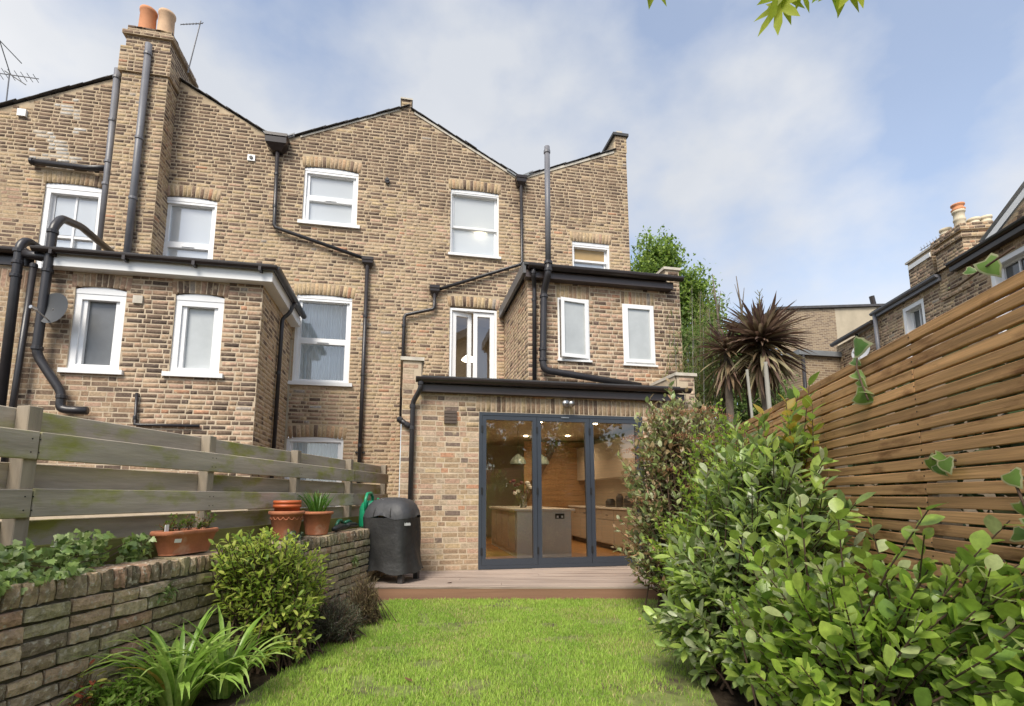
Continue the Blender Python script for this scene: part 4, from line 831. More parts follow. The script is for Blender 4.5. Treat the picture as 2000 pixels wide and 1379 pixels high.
while u < .85:
    l = .068 + rnd.uniform(-.006, .008)
    M4 = wmat(FW, u + l / 2, .728, l, .108 + rnd.uniform(-.012, .006), .165, -.160 + rnd.uniform(-.006, .006), rnd.uniform(-.04, .04)); inst('coping_brick', cop_mesh[rnd.randrange(len(cop_mesh))], GW, M4); u += l + rnd.uniform(.004, .010)

def plank(parent, name, fr, u0, u1, z0, z1, o0, o1, m, c=.004, tilt=0.0, sag=0.0):
    L_ = u1 - u0; mb = MB(); mb.cbox(-L_ / 2, L_ / 2, -(o1 - o0) / 2, (o1 - o0) / 2, -(z1 - z0) / 2, (z1 - z0) / 2, c); me = mb.mesh(name, m)
    ux = Vector(fr.u); yy = Vector((0, 0, 1)).cross(ux)
    M4 = Matrix(((ux.x, yy.x, 0, 0), (ux.y, yy.y, 0, 0), (0, 0, 1, 0), (0, 0, 0, 1))) @ Matrix.Rotation(tilt, 4, 'Y'); M4.translation = Vector(fr.p((u0 + u1) / 2, (z0 + z1) / 2, (o0 + o1) / 2))
    return inst(name, me, parent, M4)
LF = thing('board_fence', 'weathered grey fence of wide horizontal boards, green with algae, on the left', 'fence', FW.p(-1.5, 0, -.4))
PO = (-4.85, -3.52, -2.17, -.88, .40, 1.62)
for s_ in PO:
    mb = MB(); mb.cbox(-.04, .04, -.0375, .0375, 0, 1.645, .004); me = mb.mesh('post', m_post); M4 = Matrix.Rotation(-PL, 4, 'Z'); M4.translation = Vector(FW.p(s_, 0, -.402)); inst('post', me, LF, M4)
for (za, zb, side) in ((1.485, 1.635, -1), (1.362, 1.510, 1), (1.190, 1.345, -1), (1.060, 1.208, 1), (.895, 1.045, -1)):
    ends = (-4.9, -3.50, .42, 1.66) if side > 0 else (-4.9, -2.17, .40, 1.64)
    for a, b in zip(ends, ends[1:]):
        e = rnd.uniform(-.004, .004)
        if side > 0: plank(LF, 'board', FW, a + .003, b - .003, za + e, zb + e, -.362, -.340, m_greywood, .004, rnd.uniform(-.0015, .0015))
        else: plank(LF, 'board', FW, a + .003, b - .003, za + e, zb + e, -.464, -.442, m_greywood, .004, rnd.uniform(-.0015, .0015))
for a, b in ((-4.9, -.9), (-.89, 1.6)): plank(LF, 'gravel_board', FW, a, b, .60, .915, -.364, -.350, m_grav)
for s_ in PO[1:]:
    for z in (1.40, 1.47, 1.10, 1.17):
        for du in (-.02, .02):
            mb = MB(); mb.tube([FW.p(s_ + du, z, -.341), FW.p(s_ + du, z, -.3385)], .004, 6); mb.build('nail', m_black, LF)

PR_ = R(22.4); gR = np.array([math.sin(PR_), math.cos(PR_), 0]); nR = np.array([-math.cos(PR_), math.sin(PR_), 0])
FF = Fr((4.35, 7.27, 0), u=gR, n=nR)
RF = thing('slatted_fence', 'tall orange-brown fence of narrow horizontal slats on the right', 'fence', FF.p(-3.5, 0, 0))
js = (-8.0, -6.05, -4.25, -2.45, -.65, .0)
pos_r = (-8.0, -7.0, -6.05, -5.15, -4.25, -3.35, -2.45, -1.5, -.65)
for s_ in pos_r:
    mb = MB(); mb.cbox(-.035, .035, -.035, .035, 0, 1.83, .003); me = mb.mesh('post', m_post); M4 = Matrix.Rotation(-PR_, 4, 'Z'); M4.translation = Vector(FF.p(s_, 0, -.058)); inst('post', me, RF, M4)
for k in range(35):
    zb = 1.847 - k * .0522; sh = rnd.choice((0, 0, .45, .9)) if k else 0
    cuts = [-8.0] + [j + sh for j in js[1:-1]] + [.0]
    for a, b in zip(cuts, cuts[1:]):
        plank(RF, 'slat', FF, a + .0015, b - .0015, zb - .0425 + rnd.uniform(-.0015, .0015), zb + rnd.uniform(-.001, .001), -.021 + rnd.uniform(-.002, .001), rnd.uniform(-.001, .0015), m_slat, .0025, rnd.uniform(-.0012, .0012))

mb = MB()
for s_ in pos_r:
    for k in range(35):
        p = FF.p(s_ + rnd.uniform(-.004, .004), 1.847 - k * .0522 - .021, .0015); mb.tube([p, tuple(np.array(p) + nR * .0012)], .0035, 6)
tag(mb.build('screws', m_black, RF), kind='stuff')
# ------------------------------------------------------------------ deck
ang = math.atan2(5.5 - 6.18, 3.19 + .28); dX = np.array([math.cos(ang), math.sin(ang)]); dN = np.array([-math.sin(ang), math.cos(ang)]); D0 = np.array([-.28, 6.18])
DKT = thing('timber_deck', 'reddish brown timber deck in front of the folding doors', 'deck', (1.6, 6.4, 0))
def clip(poly, P, n):
    o = []
    for a, b in zip(poly, poly[1:] + poly[:1]):
        da, db = (a - P) @ n, (b - P) @ n
        if da >= 0: o.append(a)
        if da * db < 0: o.append(a + (b - a) * da / (da - db))
    return o
WL2 = np.array(FW.p(0, 0, .03))[:2]; WR2 = np.array(FF.p(0, 0, .05))[:2]
def deck_poly(poly, z0, z1, name, m):
    for P, n in ((np.array([0, 7.258]), np.array([0, -1.])), (WL2, nL[:2]), (WR2, nR[:2])): poly = clip(poly, P, n)
    if len(poly) < 3: return
    c = sum(poly) / len(poly); loc = [((p - c) @ dX, (p - c) @ dN) for p in poly]; n = len(loc); mb = MB()
    ins = lambda p: (p[0] * (1 - .004 / max(abs(p[0]), .05)), p[1] * (1 - .004 / max(abs(p[1]), .02)))
    mb.add([(x, y, z0) for x, y in loc] + [(x, y, z1 - .003) for x, y in loc] + [(*ins(p), z1) for p in loc],
           [tuple(range(n))[::-1], tuple(range(2 * n, 3 * n))] + [(i, (i + 1) % n, n + (i + 1) % n, n + i) for i in range(n)] + [(n + i, n + (i + 1) % n, 2 * n + (i + 1) % n, 2 * n + i) for i in range(n)])
    M4 = Matrix.Rotation(ang, 4, 'Z'); M4.translation = Vector((c[0], c[1], 0)); inst(name, mb.mesh(name, m), DKT, M4)
for k in range(18):
    o0 = k * .122; cut = rnd.uniform(.4, 3.2) if k % 3 == 1 else None
    for a, b in (((-1.2, cut), (cut + .004, 5.4)) if cut else ((-1.2, 5.4),)):
        deck_poly([D0 + dX * a + dN * o0, D0 + dX * b + dN * o0, D0 + dX * b + dN * (o0 + .112), D0 + dX * a + dN * (o0 + .112)], .125, .15 + rnd.uniform(-.0015, .001), 'deck_board', m_deck)
deck_poly([D0 + dX * -1.2 + dN * .004, D0 + dX * 5.4 + dN * .004, D0 + dX * 5.4 + dN * .03, D0 + dX * -1.2 + dN * .03], -.01, .1245, 'edge_board', m_deck_edge)
deck_poly([D0 + dX * -1.2 + dN * .05, D0 + dX * 5.4 + dN * .05, D0 + dX * 5.4 + dN * 2.2, D0 + dX * -1.2 + dN * 2.2], .02, .118, 'under_sheet', m_black)  # one solid black sheet just below the boards

# ------------------------------------------------------------------ lawn
LW = [(-1.25, -.5), (-1.05, 2.2), (-.93, 3.3), (-.66, 4.2), (-.36, 5.3), (-.26, 6.15), (3.0, 5.53), (2.62, 4.8), (2.42, 4.2), (1.95, 3.2), (1.70, 2.6), (1.0, .8), (.6, -.5)]
def in_poly(x, y, P):
    ins = np.zeros(len(x), bool); n = len(P); j = n - 1
    for i in range(n):
        xi, yi = P[i]; xj, yj = P[j]; c = ((yi > y) != (yj > y)) & (x < (xj - xi) * (y - yi) / (yj - yi + 1e-12) + xi); ins ^= c; j = i
    return ins
g = MB(); g.add([(x, y, .002) for x, y in LW], [tuple(range(len(LW)))])
tag(g.build('lawn', mat('lawn_earth', (.17, .20, .055), .95, .45, 9, .5, 60, col2=(.075, .055, .035), c2pos=(.52, .66), c2scale=4)), kind='structure')
def npn(x, y, f, s=0):                       # vectorised value noise
    x = x * f; y = y * f; i = np.floor(x); j = np.floor(y); fx = x - i; fy = y - j; fx = fx * fx * (3 - 2 * fx); fy = fy * fy * (3 - 2 * fy)
    h = lambda a, b: np.mod(np.sin(a * 127.1 + b * 311.7 + s * 74.7) * 43758.5453, 1.0)
    return (h(i, j) * (1 - fx) + h(i + 1, j) * fx) * (1 - fy) + (h(i, j + 1) * (1 - fx) + h(i + 1, j + 1) * fx) * fy
nb = 260000
gx = nr.uniform(-1.3, 3.1, nb); gy = nr.uniform(1.6, 6.2, nb); keep = in_poly(gx, gy, LW)
pat = .6 * npn(gx, gy, 2.2, 1) + .4 * npn(gx, gy, 6, 2)
redge = np.interp(gy, [1.6, 2.6, 3.2, 4.2, 4.8, 5.53], [1.3, 1.70, 1.95, 2.42, 2.62, 3.0]) - gx; ledge = gx - np.interp(gy, [1.6, 3.3, 4.2, 5.3, 6.15], [-1.08, -.93, -.66, -.36, -.26])
keep &= nr.random(nb) < np.clip(.10 + redge * 1.25, 0, 1) * np.clip(.25 + ledge * 4, 0, 1); keep &= ~((npn(gx, gy, 4.5, 7) > .73) & (nr.random(nb) < .80))
gx, gy, pat, redge = gx[keep], gy[keep], pat[keep], redge[keep]; nb = len(gx)
hh = nr.uniform(.016, .038, nb) * (.75 + .5 * pat); az = nr.uniform(0, 6.283, nb); ln = nr.uniform(.1, .75, nb) * hh; wd = nr.uniform(.0014, .0030, nb); a2 = nr.uniform(0, 6.283, nb)
cx_, sx_ = np.cos(az), np.sin(az); px, py = np.cos(a2), np.sin(a2)
V = np.zeros((nb, 5, 3)); z0 = .002
V[:, 0] = np.c_[gx - px * wd, gy - py * wd, np.full(nb, z0)]; V[:, 1] = np.c_[gx + px * wd, gy + py * wd, np.full(nb, z0)]
mx_ = gx + cx_ * ln * .35; my_ = gy + sx_ * ln * .35
V[:, 2] = np.c_[mx_ - px * wd * .8, my_ - py * wd * .8, hh * .6]; V[:, 3] = np.c_[mx_ + px * wd * .8, my_ + py * wd * .8, hh * .6]; V[:, 4] = np.c_[gx + cx_ * ln, gy + sx_ * ln, hh]
F = (np.arange(nb)[:, None, None] * 5 + np.array([(0, 1, 3), (0, 3, 2), (2, 3, 4)])[None]).reshape(-1, 3)
t_ = np.clip(pat + nr.normal(0, .18, nb), 0, 1)[:, None]; Cg = np.array([.43, .58, .11]) * t_ + np.array([.25, .42, .06]) * (1 - t_)
straw = nr.random(nb) < .07 + .22 * (npn(gx, gy, 3.1, 9) > .66); Cg[straw] = (.50, .45, .20); Cg *= nr.uniform(.8, 1.2, nb)[:, None]
tag(np_mesh('grass', V.reshape(-1, 3), F, np.repeat(Cg, 3, 0), m_grass), 'short bright green lawn grass with thin patches', 'grass', kind='stuff')
# fallen leaves on deck and lawn
def tiny_leaf(c, s_, a, col, label):
    mb = MB(); p = [(-1, 0, .0), (-.3, .4, .12), (.5, .35, .1), (1, 0, .25), (.5, -.35, .05), (-.3, -.4, .08)]
    mb.add([(c[0] + s_ * (x * math.cos(a) - y * math.sin(a)), c[1] + s_ * (x * math.sin(a) + y * math.cos(a)), c[2] + .002 + s_ * z) for x, y, z in p], [(0, 1, 5), (1, 2, 4, 5), (2, 3, 4)], col)
    tag(mb.build('fallen_leaf', m_leaf_m, org=c), label, 'leaf')
tiny_leaf((.56, 6.25, .15), .035, .4, (.06, .022, .016), 'small dark fallen leaf lying on the deck'); tiny_leaf((2.2, 4.62, .03), .04, 1.0, (.42, .33, .16), 'pale dry leaf on the lawn near the deck edge')
tiny_leaf((.06, 3.42, .03), .04, 2.2, (.20, .12, .06), 'curled brown leaf on the near left of the lawn')

# ------------------------------------------------------------------ foliage tools
def blade(prof, fold=.15, droop=.1, nseg=None):
    """leaf template along +x, width profile prof (list of half widths); triangles"""
    n = len(prof); V = []; F = []
    for i, w_ in enumerate(prof):
        x = i / (n - 1); z = -droop * x * x
        V += [(x, 0, z), (x, w_, z + fold * w_), (x, -w_, z + fold * w_)]
    for i in range(n - 1):
        a, b = i * 3, i * 3 + 3
        F += [(a, b, b + 1), (a, b + 1, a + 1), (a, a + 2, b + 2), (a, b + 2, b)]
    return np.array(V, float), np.array(F), np.zeros(len(F), bool)
def lobed(lobes, cup=.06, ring=.0):
    """flat lobed leaf: lobes = [(angle deg, radius)], from the stalk at the origin"""
    P = [(r_ * math.cos(R(a)), r_ * math.sin(R(a))) for a, r_ in lobes]; n = len(P); c = (.30, 0)
    V = [(c[0], 0, 0)] + [(x, y, -cup * (x * x + y * y)) for x, y in P]; F = [(0, i + 1, i + 2) for i in range(n - 1)]; E_ = [False] * len(F)
    if ring:
        V = [(c[0], 0, 0)] + [(c[0] + (x - c[0]) * (1 - ring), y * (1 - ring), -cup * .6 * (x * x + y * y)) for x, y in P] + V[1:]
        for i in range(n - 1): F += [(i + 1, n + i + 1, n + i + 2), (i + 1, n + i + 2, i + 2)]; E_ += [True, True]
    return np.array(V, float), np.array(F), np.array(E_)
T_OVAL = blade([.02, .20, .27, .24, .13, .0], .25, .10); T_ROUND = blade([.04, .20, .32, .38, .37, .26, .05], .14, .07); T_LANCE = blade([.015, .13, .185, .16, .0], .3, .15)
T_STRAP = blade([.03, .045, .05, .045, .03, .0], .5, .18); T_SMALL = blade([.03, .26, .28, .0], .25, .1); T_CORD = blade([.022, .036, .044, .040, .026, .0], .5, .26)
T_IVY = lobed([(180, .08), (110, .42), (75, .52), (55, .40), (28, .62), (12, .62), (0, .95), (-12, .62), (-28, .62), (-55, .40), (-75, .52), (-110, .42), (-180, .08)], .15)
T_VAR = lobed([(178, .06), (120, .40), (85, .46), (55, .44), (30, .60), (14, .70), (0, .95), (-12, .74), (-28, .62), (-50, .50), (-80, .44), (-118, .42), (-178, .06)], .30, .18)
_m = []
for a, r_ in ((-128, .50), (-84, .74), (-40, .92), (0, 1.0), (40, .92), (84, .74), (128, .50)): _m += [(a - 20, .34), (a - 11, r_ * .66), (a, r_), (a + 11, r_ * .66)]
T_MAPLE = lobed([(-165, .03)] + _m + [(150, .2), (165, .03)], .12); T_MAPLE[0][0] = (0.02, 0, 0)
def tmpl_mesh(name, T, m, col, col2=None):
    mb = MB(); V, F, E_ = T
    for f, e in zip(F.tolist(), E_.tolist()): pass
    me = bpy.data.meshes.new(name); me.from_pydata(V.tolist(), [], F.tolist()); me.materials.append(m); a = me.attributes.new('Col', 'FLOAT_COLOR', 'FACE')
    arr = np.ones((len(F), 4), np.float32); arr[:, :3] = col
    if col2 is not None: arr[E_, :3] = col2
    a.data.foreach_set('color', arr.ravel()); me.shade_smooth(); return me
def foliage(parent, T, pos, dr, up, size, col, m, nobj=0, name='leaf', rest='leaves', col2=None, wscale=None):
    pos, dr, up, size, col = map(lambda a: np.asarray(a, float), (pos, dr, up, size, col)); n = len(pos)
    x = dr / np.linalg.norm(dr, axis=1)[:, None]; y = np.cross(up, x); ny = np.linalg.norm(y, axis=1); y[ny < 1e-4] = (1, 0, 0); y /= np.linalg.norm(y, axis=1)[:, None]; z = np.cross(x, y)
    d = pos - CAM; zc = d @ _fw; px = 985 + 990 * (d @ _rt) / np.maximum(zc, .01); py = 832 - 990 * (d @ _up) / np.maximum(zc, .01)
    vis = (zc > .2) & (px > -20) & (px < 2020) & (py > -20) & (py < 1400); score = np.where(vis, size / np.maximum(zc, .01), -1); order = np.argsort(-score)
    ind = [i for i in order[:nobj] if score[i] > 0]
    if ind:
        ci = col[ind]; pk = ci[np.argsort(ci.sum(1))][np.linspace(0, len(ind) - 1, min(9, len(ind))).astype(int)]
        mes = [tmpl_mesh(name, T, m, c, col2) for c in pk]; o3 = np.array(ORG[parent])
        for i in ind:
            k = int(np.argmin(((pk - col[i]) ** 2).sum(1))); s_ = size[i]; p = pos[i] - o3
            o = bpy.data.objects.new(name, mes[k]); COL.objects.link(o); o.parent = parent
            o.matrix_basis = Matrix(((x[i, 0] * s_, y[i, 0] * s_, z[i, 0] * s_, p[0]), (x[i, 1] * s_, y[i, 1] * s_, z[i, 1] * s_, p[1]), (x[i, 2] * s_, y[i, 2] * s_, z[i, 2] * s_, p[2]), (0, 0, 0, 1)))
    msk = np.ones(n, bool); msk[ind] = False
    if msk.any():
        V, F, E_ = T; B = np.stack([x[msk], y[msk], z[msk]], 1) * size[msk][:, None, None]; W = pos[msk][:, None, :] + np.einsum('kc,ncd->nkd', V, B); k = msk.sum()
        Ff = (np.arange(k)[:, None, None] * len(V) + F[None]).reshape(-1, 3); Cf = np.repeat(col[msk][:, None, :], len(F), 1)
        if col2 is not None: Cf[:, E_] = col2
        o = np_mesh(rest, W.reshape(-1, 3), Ff, Cf.reshape(-1, 3), m, parent, smooth=True)
        if k > 1: tag(o, kind='stuff')
def pal(cols, n, j=.15):
    c = np.array(cols)[nr.integers(0, len(cols), n)]; return c * nr.uniform(1 - j, 1 + j, n)[:, None]
def hull_pts(hulls, n, lo=.5):
    w_ = np.array([h[2] for h in hulls], float); k = nr.choice(len(hulls), n, p=w_ / w_.sum()); d = nr.normal(size=(n, 3)); d /= np.linalg.norm(d, axis=1)[:, None]
    r_ = nr.uniform(lo, 1, n)[:, None]; C_ = np.array([h[0] for h in hulls], float)[k]; Rr = np.array([h[1] for h in hulls], float)[k]; return C_ + d * r_ * Rr
def stems_leaves(base, tips, per, frac, ang_, spread=.1, gap=None, whorl=1, rise=.4):
    """curved stems from the base to each tip; returns stem polylines and leaf (pos, dir, up) along the outer part"""
    st = []; P = []; D = []; U = []
    for t in tips:
        b = np.array(base) + nr.normal(0, spread, 3) * (1, 1, 0); t = np.array(t); mid = (b * .45 + t * .55); mid[2] = b[2] + (t[2] - b[2]) * (.5 + rise * .35); mid[:2] = b[:2] + (t[:2] - b[:2]) * (.5 - rise * .3)
        q_ = lambda s_: b * (1 - s_) ** 2 + mid * 2 * s_ * (1 - s_) + t * s_ * s_
        st.append([q_(s_) for s_ in (0, .25, .5, .75, 1)]); tw = nr.uniform(0, 6.28); N_ = per if isinstance(per, int) else int(nr.integers(*per))
        for i in range(N_):
            s_ = 1 - frac * (1 - (i + .5) / N_); p = q_(s_); tg = q_(min(1, s_ + .02)) - q_(s_ - .02); tg /= np.linalg.norm(tg) + 1e-9
            a = tw + i * 2.4; o = np.cross(tg, (.3, .2, .9)); o /= np.linalg.norm(o) + 1e-9; o2 = np.cross(tg, o); rad = o * math.cos(a) + o2 * math.sin(a)
            k = R(nr.uniform(*ang_)) * (.55 + .45 * (1 - (i / N_) ** 2)); d = tg * math.cos(k) + rad * math.sin(k); P.append(p); D.append(d); U.append(tg * .8 + np.array((0, 0, .7)) + nr.normal(0, .25, 3))
    return st, np.array(P), np.array(D), np.array(U)
def stem_mesh(parent, st, r0, r1, m, name='stems', seg=5, single=False):
    mb = MB()
    for s_ in st:
        n = len(s_); mb.tube(s_, [r0 + (r1 - r0) * i / (n - 1) for i in range(n)], seg, cap=False)
    return mb.build(name, m, parent, smooth=True)

# ------------------------------------------------------------------ shrubs on the right
def shrub(name, label, cat, base, hulls, nst, T, size, cols, m, per=(10, 16), frac=.4, ang_=(35, 75), nobj=300, lo=.5, r0=.012, mt=None, spread=.12, rise=.4, tips=None):
    t = thing(name, label, cat, base); tp = hull_pts(hulls, nst, lo) if tips is None else np.vstack([hull_pts(hulls, nst, lo), np.array(tips)])
    tp[:, 2] = np.maximum(tp[:, 2], .06); dd = (tp - FF.P) @ nR; bad = dd < .07; tp[bad] += nR * (.07 - dd[bad] + nr.uniform(0, .12, bad.sum()))[:, None]
    st, P, D, U = stems_leaves(base, tp, per, frac, ang_, spread, rise=rise); stem_mesh(t, st, r0, .002, mt or m_twig)
    foliage(t, T, P, D, U, nr.uniform(*size, len(P)), pal(cols, len(P)), m, nobj); return t, tp
GRI = [(.31, .44, .07), (.26, .39, .06), (.38, .50, .12), (.18, .30, .05), (.35, .46, .08), (.44, .50, .22), (.30, .45, .06)]
shrub('griselinia_shrub', 'near shrub with large round glossy apple-green leaves at the bottom right', 'shrub', (1.72, 1.75, 0),
      [((1.60, 1.52, .58), (.34, .46, .42), 3), ((1.76, 1.20, .70), (.32, .42, .36), 2.5), ((1.52, 1.82, .70), (.24, .34, .36), 1.6)], 330, T_ROUND, (.034, .076), GRI, m_leaf, (10, 17), .36, (30, 65), 300, .45, .007,
      tips=[(1.50, 1.72, 1.17), (1.44, 1.75, 1.05), (1.57, 1.28, 1.14), (1.66, 1.22, 1.02), (1.33, 1.78, .93), (1.60, 1.52, 1.08), (1.72, 1.17, .98), (1.53, 1.58, 1.12), (1.35, 1.6, .85), (1.46, 1.85, 1.10), (1.38, 1.95, 1.0), (1.62, 1.35, 1.05), (1.70, 1.05, 1.05), (1.75, 1.2, 1.1)])
BAY = [(.22, .31, .10), (.26, .36, .10), (.18, .26, .085), (.34, .43, .15), (.40, .44, .26), (.30, .43, .08), (.38, .49, .11), (.36, .47, .10)]
shrub('bay_shrub', 'dark green shrub with long pointed leaves between lawn and slatted fence', 'shrub', (2.25, 3.05, 0),
      [((2.10, 3.10, .60), (.44, .55, .55), 3), ((2.34, 3.05, 1.20), (.38, .52, .50), 3), ((1.98, 2.30, .92), (.24, .40, .52), 2.5), ((2.14, 2.65, 1.22), (.24, .42, .46), 2.2), ((1.85, 3.05, .40), (.28, .4, .34), 1.5), ((2.05, 2.55, .45), (.3, .4, .4), 1.5)], 520, T_LANCE, (.070, .125), BAY, m_leaf, (11, 17), .33, (35, 70), 300, .5, .010,
      tips=[(2.25, 2.62, 1.55), (2.42, 2.85, 1.45), (2.55, 3.0, 1.35), (2.3, 2.9, 1.5)])
shrub('red_tipped_sapling', 'upright sapling with yellow-orange young leaves standing out before the slatted fence', 'shrub', (2.20, 2.70, 0),
      [((2.24, 2.55, 1.60), (.16, .16, .14), 1)], 5, T_OVAL, (.070, .105), [(.36, .42, .06), (.40, .30, .05), (.28, .42, .07), (.18, .28, .08)], m_leaf_t, (8, 12), .25, (30, 65), 160, .6, .008,
      tips=[(2.27, 2.46, 1.82), (2.14, 2.50, 1.72), (2.32, 2.52, 1.76), (2.20, 2.62, 1.50), (2.06, 2.60, 1.66), (2.22, 2.40, 1.68), (2.36, 2.70, 1.78), (2.10, 2.44, 1.58)])
shrub('privet_shrub', 'bright lime-green small-leaved shrub behind the dark green one', 'shrub', (2.72, 3.95, 0),
      [((2.72, 3.90, 1.22), (.44, .50, .80), 3), ((2.45, 4.1, .65), (.42, .5, .5), 2)], 380, T_OVAL, (.035, .060), [(.34, .47, .06), (.42, .53, .09), (.26, .40, .055), (.19, .30, .05)], m_leaf_t, (14, 22), .35, (35, 75), 300, .55, .008)
ph, tips = shrub('photinia_shrub', 'bronze-tipped shrub with rusty flower heads covering the right of the folding doors', 'shrub', (2.85, 4.85, 0),
      [((2.70, 4.85, 1.35), (.56, .48, .78), 3), ((2.60, 4.9, .80), (.50, .48, .62), 2), ((2.80, 4.8, 1.92), (.46, .42, .40), 1.8)], 520, T_OVAL, (.050, .090), [(.32, .37, .14), (.25, .33, .12), (.40, .30, .16), (.37, .41, .16), (.42, .44, .25), (.46, .29, .16)], m_leaf, (9, 15), .32, (35, 75), 300, .55, .009,
      tips=[(2.72, 4.75, 2.30), (2.70, 4.78, 2.38), (2.66, 4.8, 2.22), (2.2, 5.0, 1.6), (2.22, 4.95, 1.35)])
hd = [(2.62, 4.62, 2.02), (2.80, 4.55, 2.0), (2.98, 4.5, 2.02), (3.1, 4.5, 1.95), (2.28, 4.83, 1.62), (2.36, 4.78, 1.52), (2.5, 4.7, 1.95), (2.86, 4.45, 1.72), (2.55, 4.6, 1.42), (3.18, 4.4, 1.75), (2.68, 4.55, 1.75), (2.34, 4.78, 1.12), (2.3, 4.85, 1.75), (2.75, 4.5, 1.25)]
for (x, y, z) in hd:
    n = 240; a = nr.uniform(0, 6.283, n); r_ = np.sqrt(nr.random(n)) * .11; P = np.c_[x + r_ * np.cos(a), y + r_ * np.sin(a), z + .035 - 3.0 * r_ ** 2 + nr.normal(0, .012, n)]
    foliage(ph, T_SMALL, P, nr.normal(size=(n, 3)), np.tile((0, 0, 1.), (n, 1)), nr.uniform(.007, .016, n), pal([(.46, .21, .11), (.52, .29, .17), (.38, .16, .09)], n), m_leaf_m, 0, rest='flower_head')

# ------------------------------------------------------------------ plants on the left
shrub('choisya_shrub', 'rounded yellow-green shrub leaning on the low brick wall', 'shrub', (-.92, 4.12, 0),
      [((-.98, 4.02, .62), (.34, .42, .36), 3), ((-.80, 4.35, .50), (.28, .4, .34), 2), ((-1.05, 3.85, .78), (.22, .3, .22), 1), ((-.80, 3.95, .30), (.28, .34, .26), 1.2)], 560, T_LANCE, (.040, .068), [(.44, .53, .085), (.35, .45, .065), (.25, .36, .06), (.52, .57, .13), (.17, .26, .045)], m_leaf_t, (10, 16), .38, (40, 80), 300, .62, .008)
for k, (b, hs, lab) in enumerate((((-.52, 4.55, 0), [((-.52, 4.52, .17), (.24, .30, .22), 1)], 'dark grey-green bushy lavender beside the lawn edge'), ((-.36, 5.15, 0), [((-.34, 5.1, .20), (.18, .32, .26), 1)], 'brownish dead-looking lavender next to the deck corner'))):
    shrub('lavender_bush', lab, 'shrub', b, hs, 260, T_STRAP, (.030, .055), [[(.14, .16, .10), (.19, .20, .13), (.10, .12, .07), (.20, .17, .14)], [(.20, .15, .08), (.15, .13, .07), (.26, .21, .09), (.12, .11, .06)]][k], m_leaf_m, (16, 24), .7, (15, 50), 60, .5, .004, m_twig, .10, .1)
def ribbon(mb, base, az, length, width, up0, bend, col, n=9, twist=.0):
    p = np.array(base, float); d = np.array((math.cos(az), math.sin(az), 0)); s_ = np.array((-math.sin(az), math.cos(az), 0)); V = []; th = up0
    for i in range(n):
        t = i / (n - 1); w_ = width * (1 - .25 * t) * (1 if t < .75 else max(0.02, (1 - t) / .25)) * .5
        nn = d * -math.sin(th) + np.array((0, 0, math.cos(th))); V += [p - s_ * w_ + nn * w_ * .35, p, p + s_ * w_ + nn * w_ * .35]
        p = p + (d * math.cos(th) + np.array((0, 0, math.sin(th)))) * length / (n - 1); th -= bend / (n - 1) * (.4 + 1.2 * t)
    F = []
    for i in range(n - 1): a = i * 3; F += [(a, a + 1, a + 4, a + 3), (a + 1, a + 2, a + 5, a + 4)]
    return mb.add(V, F, col)
ag = thing('agapanthus', 'clump of long arching strap leaves at the foot of the wall, bottom left', 'plant', (-1.12, 3.40, 0))
AGC = [(.25, .40, .07), (.31, .47, .09), (.19, .33, .05), (.40, .53, .15), (.34, .46, .10)]
for c, n, L_ in (((-1.20, 3.26), 78, (.44, .66)), ((-1.02, 3.46), 60, (.40, .60)), ((-1.32, 3.42), 30, (.32, .5))):
    for k in range(n):
        mb = MB(); az_ = rnd.uniform(0, 6.28); r_ = rnd.uniform(0, .07); cc = rnd.choice(AGC) if rnd.random() > .02 else (.38, .26, .06)
        ribbon(mb, (c[0] + r_ * math.cos(az_), c[1] + r_ * math.sin(az_), 0), az_ + rnd.uniform(-.4, .4), rnd.uniform(*L_), rnd.uniform(.024, .036), R(rnd.uniform(58, 86)), R(rnd.uniform(60, 165)), cc); mb.build('leaf', m_leaf, ag, smooth=True)
wd_ = thing('euphorbia_weed', 'low fresh green weed with narrow whorled leaves beside the strap-leaved clump', 'plant', (-1.42, 3.02, 0))
st, P, D, U = stems_leaves((-1.40, 3.03, 0), hull_pts([((-1.36, 3.05, .16), (.17, .17, .15), 1)], 45), (14, 20), .5, (50, 85), .05); stem_mesh(wd_, st, .003, .001, m_twig_g)
foliage(wd_, T_LANCE, P, D, U, nr.uniform(.03, .05, len(P)), pal([(.20, .33, .05), (.27, .40, .08), (.15, .26, .04)], len(P)), m_leaf_t, 120)
dw = thing('dry_weed', 'withered red-brown weed against the wall at the bottom left', 'plant', (-1.54, 2.98, 0))
st, P, D, U = stems_leaves((-1.53, 2.98, 0), hull_pts([((-1.50, 3.02, .24), (.09, .12, .12), 1)], 14), (4, 8), .5, (50, 110), .03); stem_mesh(dw, st, .003, .001, m_twig)
foliage(dw, T_LANCE, P, D, U, nr.uniform(.03, .055, len(P)), pal([(.30, .08, .035), (.24, .06, .03), (.30, .28, .06)], len(P)), m_leaf_m, 60)
